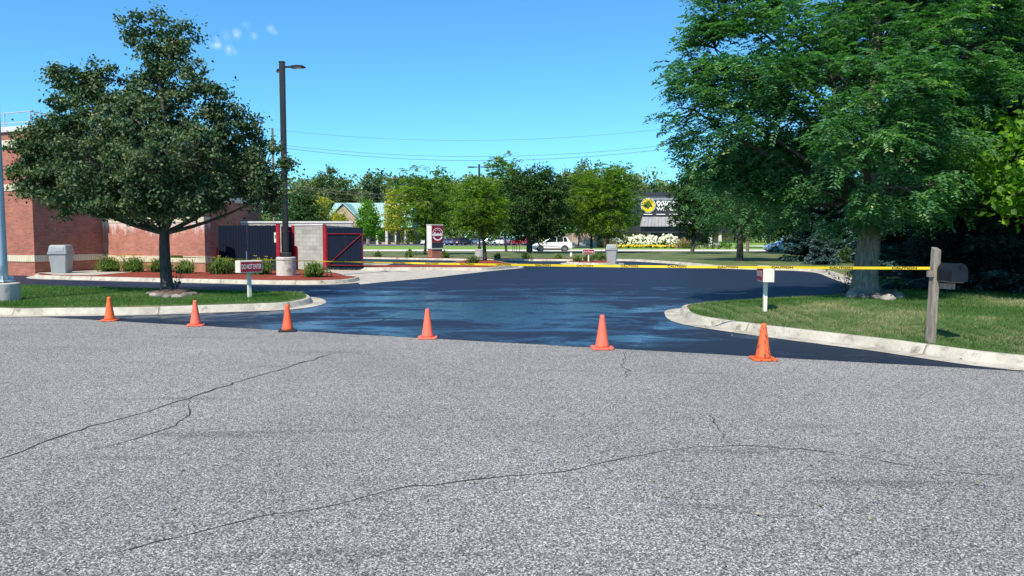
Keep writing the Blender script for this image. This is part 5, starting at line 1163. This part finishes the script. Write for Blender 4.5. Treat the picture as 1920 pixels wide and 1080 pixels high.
def grassclump(name, label, X, Y, z, R_, h, mat_, seed, n=110, w=.022, group=None, flowers=0, cat='plant', curl=1.25):
    t = thing(name, label, cat, (X, Y, z), 0, group); rng = np.random.default_rng(seed); V = []; F = []; T = []
    k = 5
    for i in range(n):
        a_ = rng.uniform(0, 2*math.pi); d = np.array([math.cos(a_), math.sin(a_), 0]); sd_ = np.array([-d[1], d[0], 0]); b0 = rng.normal(size=3)*np.array([R_*.22, R_*.22, 0]); ln = rng.uniform(.7, 1.08); kk = rng.random()**.8; rr_ = .15+1.25*kk; hk = 1.08-.62*kk**1.6; b = len(V); tt = rng.random()
        for j in range(k+1):
            u = j/k; q = b0+d*R_*ln*rr_*(u**1.25)*rng.uniform(.93, 1.07)+np.array([0, 0, h*ln*hk*(2.2*u-(curl+.35*kk)*u*u)]); ww = w*(1-u*.85); V += [q-sd_*ww, q+sd_*ww]; T += [tt, tt]
        F += [(b+2*j, b+2*j+1, b+2*j+3, b+2*j+2) for j in range(k)]
    fastmesh('foliage', np.array(V), np.array(F), mat_, t, np.array(T))
    if flowers:
        m = MB()
        for i in range(flowers):
            a_ = rng.uniform(0, 2*math.pi); r = R_*rng.uniform(.1, .9); z_ = h*rng.uniform(.75, 1.02); m.tube([(r*.4*math.cos(a_), r*.4*math.sin(a_), .1), (r*math.cos(a_), r*math.sin(a_), z_)], .006, 4)
        m.build('flower_stalk', mLily, t); rng = np.random.default_rng(seed+1)
        for i in range(flowers):
            a_ = rng.uniform(0, 2*math.pi); r = R_*rng.uniform(.1, 1.0); z_ = h*rng.uniform(.7, 1.05); c = Vector((r*math.cos(a_), r*math.sin(a_), z_)); m = MB(); vs = [c]
            for p6 in range(6):
                an = p6*math.pi/3; e = Vector((math.cos(an), math.sin(an), .5)).normalized(); s2 = Vector((-math.sin(an), math.cos(an), 0)); vs += [c+e*.06+s2*.034, c+e*.10, c+e*.06-s2*.034]
            m.add(vs, [(0, 1+3*k_, 2+3*k_, 3+3*k_) for k_ in range(6)]); m.build('flower', mYflow, t, recalc=False)
    return t
for i, (cx, cy, w, h, fl, lab) in enumerate(((198, 508, 40, .62, 7, 'yellow lily clump nearest the grey bin'), (243, 508, 44, .62, 7, 'second yellow lily clump from the bin'), (293, 508.5, 38, .58, 4, 'lily clump just left of the linden trunk'), (342, 511, 36, .56, 1, 'lily clump just right of the linden trunk'), (412, 512, 58, .68, 2, 'widest green lily clump in front of the red bollard'), (483, 513, 46, .62, 3, 'lily clump half hidden behind the DO NOT ENTER sign'), (585, 518, 46, .58, 0, 'green flowerless clump right of the round footing'))):
    q = P(cx, cy+2, .13); grassclump('daylily', lab, q.x, q.y+.35, .12, w/2/FPX*q.y*1.35, h*1.15, mLily, 300+i, 420, .024, 'lilies along the brick wall', fl*2, curl=1.4)
for i, (cx, D, z, w, h, lab) in enumerate(((708, 56.6, .14, .9, .55, 'dark clump at the left of the far mulch strip'), (767, 54.8, .14, .9, .6, 'dark clump left of the monument sign'), (835, 53.8, .14, .8, .55, 'dark clump right of the monument sign'), (932, 51.6, .16, .7, .45, 'small clump in the far strip right of the lamp footing'), (986, 51.7, .15, 1.1, .55, 'yellow tipped clump below the dark maple'), (1047, 51.9, .15, .8, .4, 'small dark clump below the white SUV'))):
    grassclump('strip_plant', lab, (cx-960)/FPX*D, D, z, w*.6, h, mLily, 320+i, 90, .03, 'clumps in the far mulch strip', 0)
q = P(887, 497, .15); grassclump('strip_plant', 'yellow green clump in the red bed beside the airy tree', q.x, q.y, .14, .5, .55, mBushG, 330, 130, .03, None, 0)
for i, (cx, cy, r, h, lab) in enumerate(((1083, 490, .5, .42, 'left clump in the small planted island'), (1103, 489, .5, .5, 'clump around the foot of the Drive Through sign'), (1118, 487, .6, .62, 'dark clump right of the Drive Through sign'), (1131, 488, .5, .5, 'clump beside the island bin'))):
    q = P(cx, cy, .15); grassclump('island_plant', lab, q.x, q.y+.3, .13, r, h, mLily, 340+i, 110, .028, 'clumps in the small planted island', 0)
for i, (cx, D, R_, h, lab) in enumerate(((1143, 119, 1.7, 1.7, 'tan ornamental grass left of the hydrangeas'), (1127, 121, 1.5, 1.5, 'second tan ornamental grass left of the hydrangeas'), (1283, 115, 2.2, 1.7, 'tan ornamental grass right of the hydrangeas'))):
    grassclump('ornamental_grass', lab, (cx-960)/FPX*D, D, 0, R_, h, mTanGr, 350+i, 300, .05, 'tan ornamental grasses')
for i, (cx, D, w, h, mt, lab) in enumerate(((1312, 112, 4, 1.3, mBushG, 'low green shrub right of the tan grass'), (1345, 108, 4, 1.2, mBushG, 'low shrub before the restaurant corner'), (1368, 106, 3.5, 1.6, mMapleB, 'bright leafy shrub by the driveway'), (1562, 44, 2.6, 1.2, mBushG, 'leafy shrub left of the pale blue spruce'), (1600, 43, 2.4, 1.1, mBushG, 'leafy shrub beside the big trunk'), (1540, 52, 3, 1.5, mMapleD, 'dark shrub near the pale blue car'), (760, 170, 6, 1.6, mBushG, 'shrub at the right end of the office'), (781, 64, 1.6, .7, mOlive, 'grey green shrub by the monument sign plinth'), (826, 64, 1.0, .55, mBushG, 'little shrub at the right corner of the plinth'))):
    shrub(lab, (cx-960)/FPX*D, D, .1 if D < 80 else 0, w, h, mt, 400+i, 500, .12 if D < 70 else .25, group=None)
# shaded backdrop trees at right
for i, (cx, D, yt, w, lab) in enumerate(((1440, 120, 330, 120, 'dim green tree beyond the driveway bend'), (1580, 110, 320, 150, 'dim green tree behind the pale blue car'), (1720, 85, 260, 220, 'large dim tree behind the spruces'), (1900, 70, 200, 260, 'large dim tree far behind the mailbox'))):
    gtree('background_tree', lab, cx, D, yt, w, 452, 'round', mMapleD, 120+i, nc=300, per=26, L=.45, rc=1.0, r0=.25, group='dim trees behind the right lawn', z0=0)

# ---- grass blades
def blades(name, label, poly, zf, n, seed, ymax, xlim, dens):
    rng = np.random.default_rng(seed); PA = np.array([[p.x, p.y] for p in poly]); pts = []
    lo = PA.min(0); hi = PA.max(0); hi[1] = min(hi[1], ymax); lo[0] = max(lo[0], xlim[0]); hi[0] = min(hi[0], xlim[1])
    # grid lookup of the outline for speed
    g = .05; nx = int((hi[0]-lo[0])/g)+2; ny = int((hi[1]-lo[1])/g)+2
    ys = lo[1]+(np.arange(ny)+.5)*g; mask = np.zeros((ny, nx), bool); xs = lo[0]+(np.arange(nx)+.5)*g
    x1, y1 = PA[:, 0], PA[:, 1]; x2, y2 = np.roll(x1, -1), np.roll(y1, -1)
    for j, y in enumerate(ys):
        c = ((y1 > y) != (y2 > y)); xc = np.sort((x2[c]-x1[c])*(y-y1[c])/(y2[c]-y1[c])+x1[c])
        mask[j] = (np.searchsorted(xc, xs) % 2) == 1
    cand = rng.uniform(lo, hi, (n*6, 2)); w = np.clip((11/np.maximum(cand[:, 1], 6))**1.6, 0, 1.4)
    ii = ((cand-lo)/g).astype(int); ok = mask[np.clip(ii[:, 1], 0, ny-1), np.clip(ii[:, 0], 0, nx-1)] & (rng.random(len(cand)) < w)
    cand = cand[ok][:n]; n = len(cand)
    # height field by coarse interpolation
    gz = {}
    Z = np.empty(n)
    for k, (x, y) in enumerate(cand):
        kk = (int(x/.3), int(y/.3))
        if kk not in gz: gz[kk] = zf(kk[0]*.3+.15, kk[1]*.3+.15)
        Z[k] = gz[kk]
    dist = np.hypot(cand[:, 0], cand[:, 1]); sc = np.clip(dist/12, .8, 2.0)
    patch = np.array([noise.noise(Vector((x*.55, y*.55, seed)))*.9+noise.noise(Vector((x*2.1, y*2.1, 3)))*.35 for x, y in cand])
    h = rng.uniform(.025, .06, n)*(1+.2*(sc-1)); wd = .0045*sc*rng.uniform(.7, 1.3, n); a_ = rng.uniform(0, 2*math.pi, n)
    s = np.stack((np.cos(a_), np.sin(a_), np.zeros(n)), 1); l = rng.normal(size=(n, 3))*np.array([.5, .5, 0])
    B = np.stack((cand[:, 0], cand[:, 1], Z-.012), 1); V = np.stack((B-s*wd[:, None], B+s*wd[:, None], B+(l+[0, 0, 1])*h[:, None]), 1).reshape(-1, 3)
    F = np.arange(n*3).reshape(-1, 3); tint = np.clip(.28+.62*np.maximum(patch, -.25)*dens+rng.normal(0, .13, n), 0, 1)
    o = fastmesh(name, V, F, mGrass, None, np.repeat(tint, 3)); tag(o, label, 'grass', kind='stuff')
blades('lawn_grass', 'short grass with dry straw patches on the right lawn', LAWN_IN, lawn_z, 150000, 1, 26, (2, 14.5), 1.5)
PI_ = ISL_IN
blades('island_grass', 'short green grass on the island under the linden', ISL_IN, lambda x, y: .128+.05, 60000, 2, 26, (-19, -4), .8)

# ---- fallen leaves
rng = np.random.default_rng(77); n = 90; Pq = []
for k in range(n):
    if k < 30: q = P(rng.uniform(60, 560), rng.uniform(560, 582), .20); z_ = .215
    elif k < 62: q = P(rng.uniform(1300, 1900), rng.uniform(575, 640), .3); z_ = lawn_z(q.x, q.y)+.035
    else: q = P(rng.uniform(100, 1900), rng.uniform(690, 1000), 0); z_ = .012
    Pq.append((q.x, q.y, z_))
Pq = np.array(Pq); Nn = norm(rng.normal(size=Pq.shape)*.3+[0, 0, 1]); A = norm(np.cross(Nn, rng.normal(size=Pq.shape)))
o = leaves('leaf_litter', Pq, A, Nn, rng.uniform(.025, .06, n), rng.uniform(.012, .03, n), mTanGr, None, rng.random(n)); tag(o, 'scattered dry fallen leaves on the grass and the street', 'fallen leaves', kind='stuff')
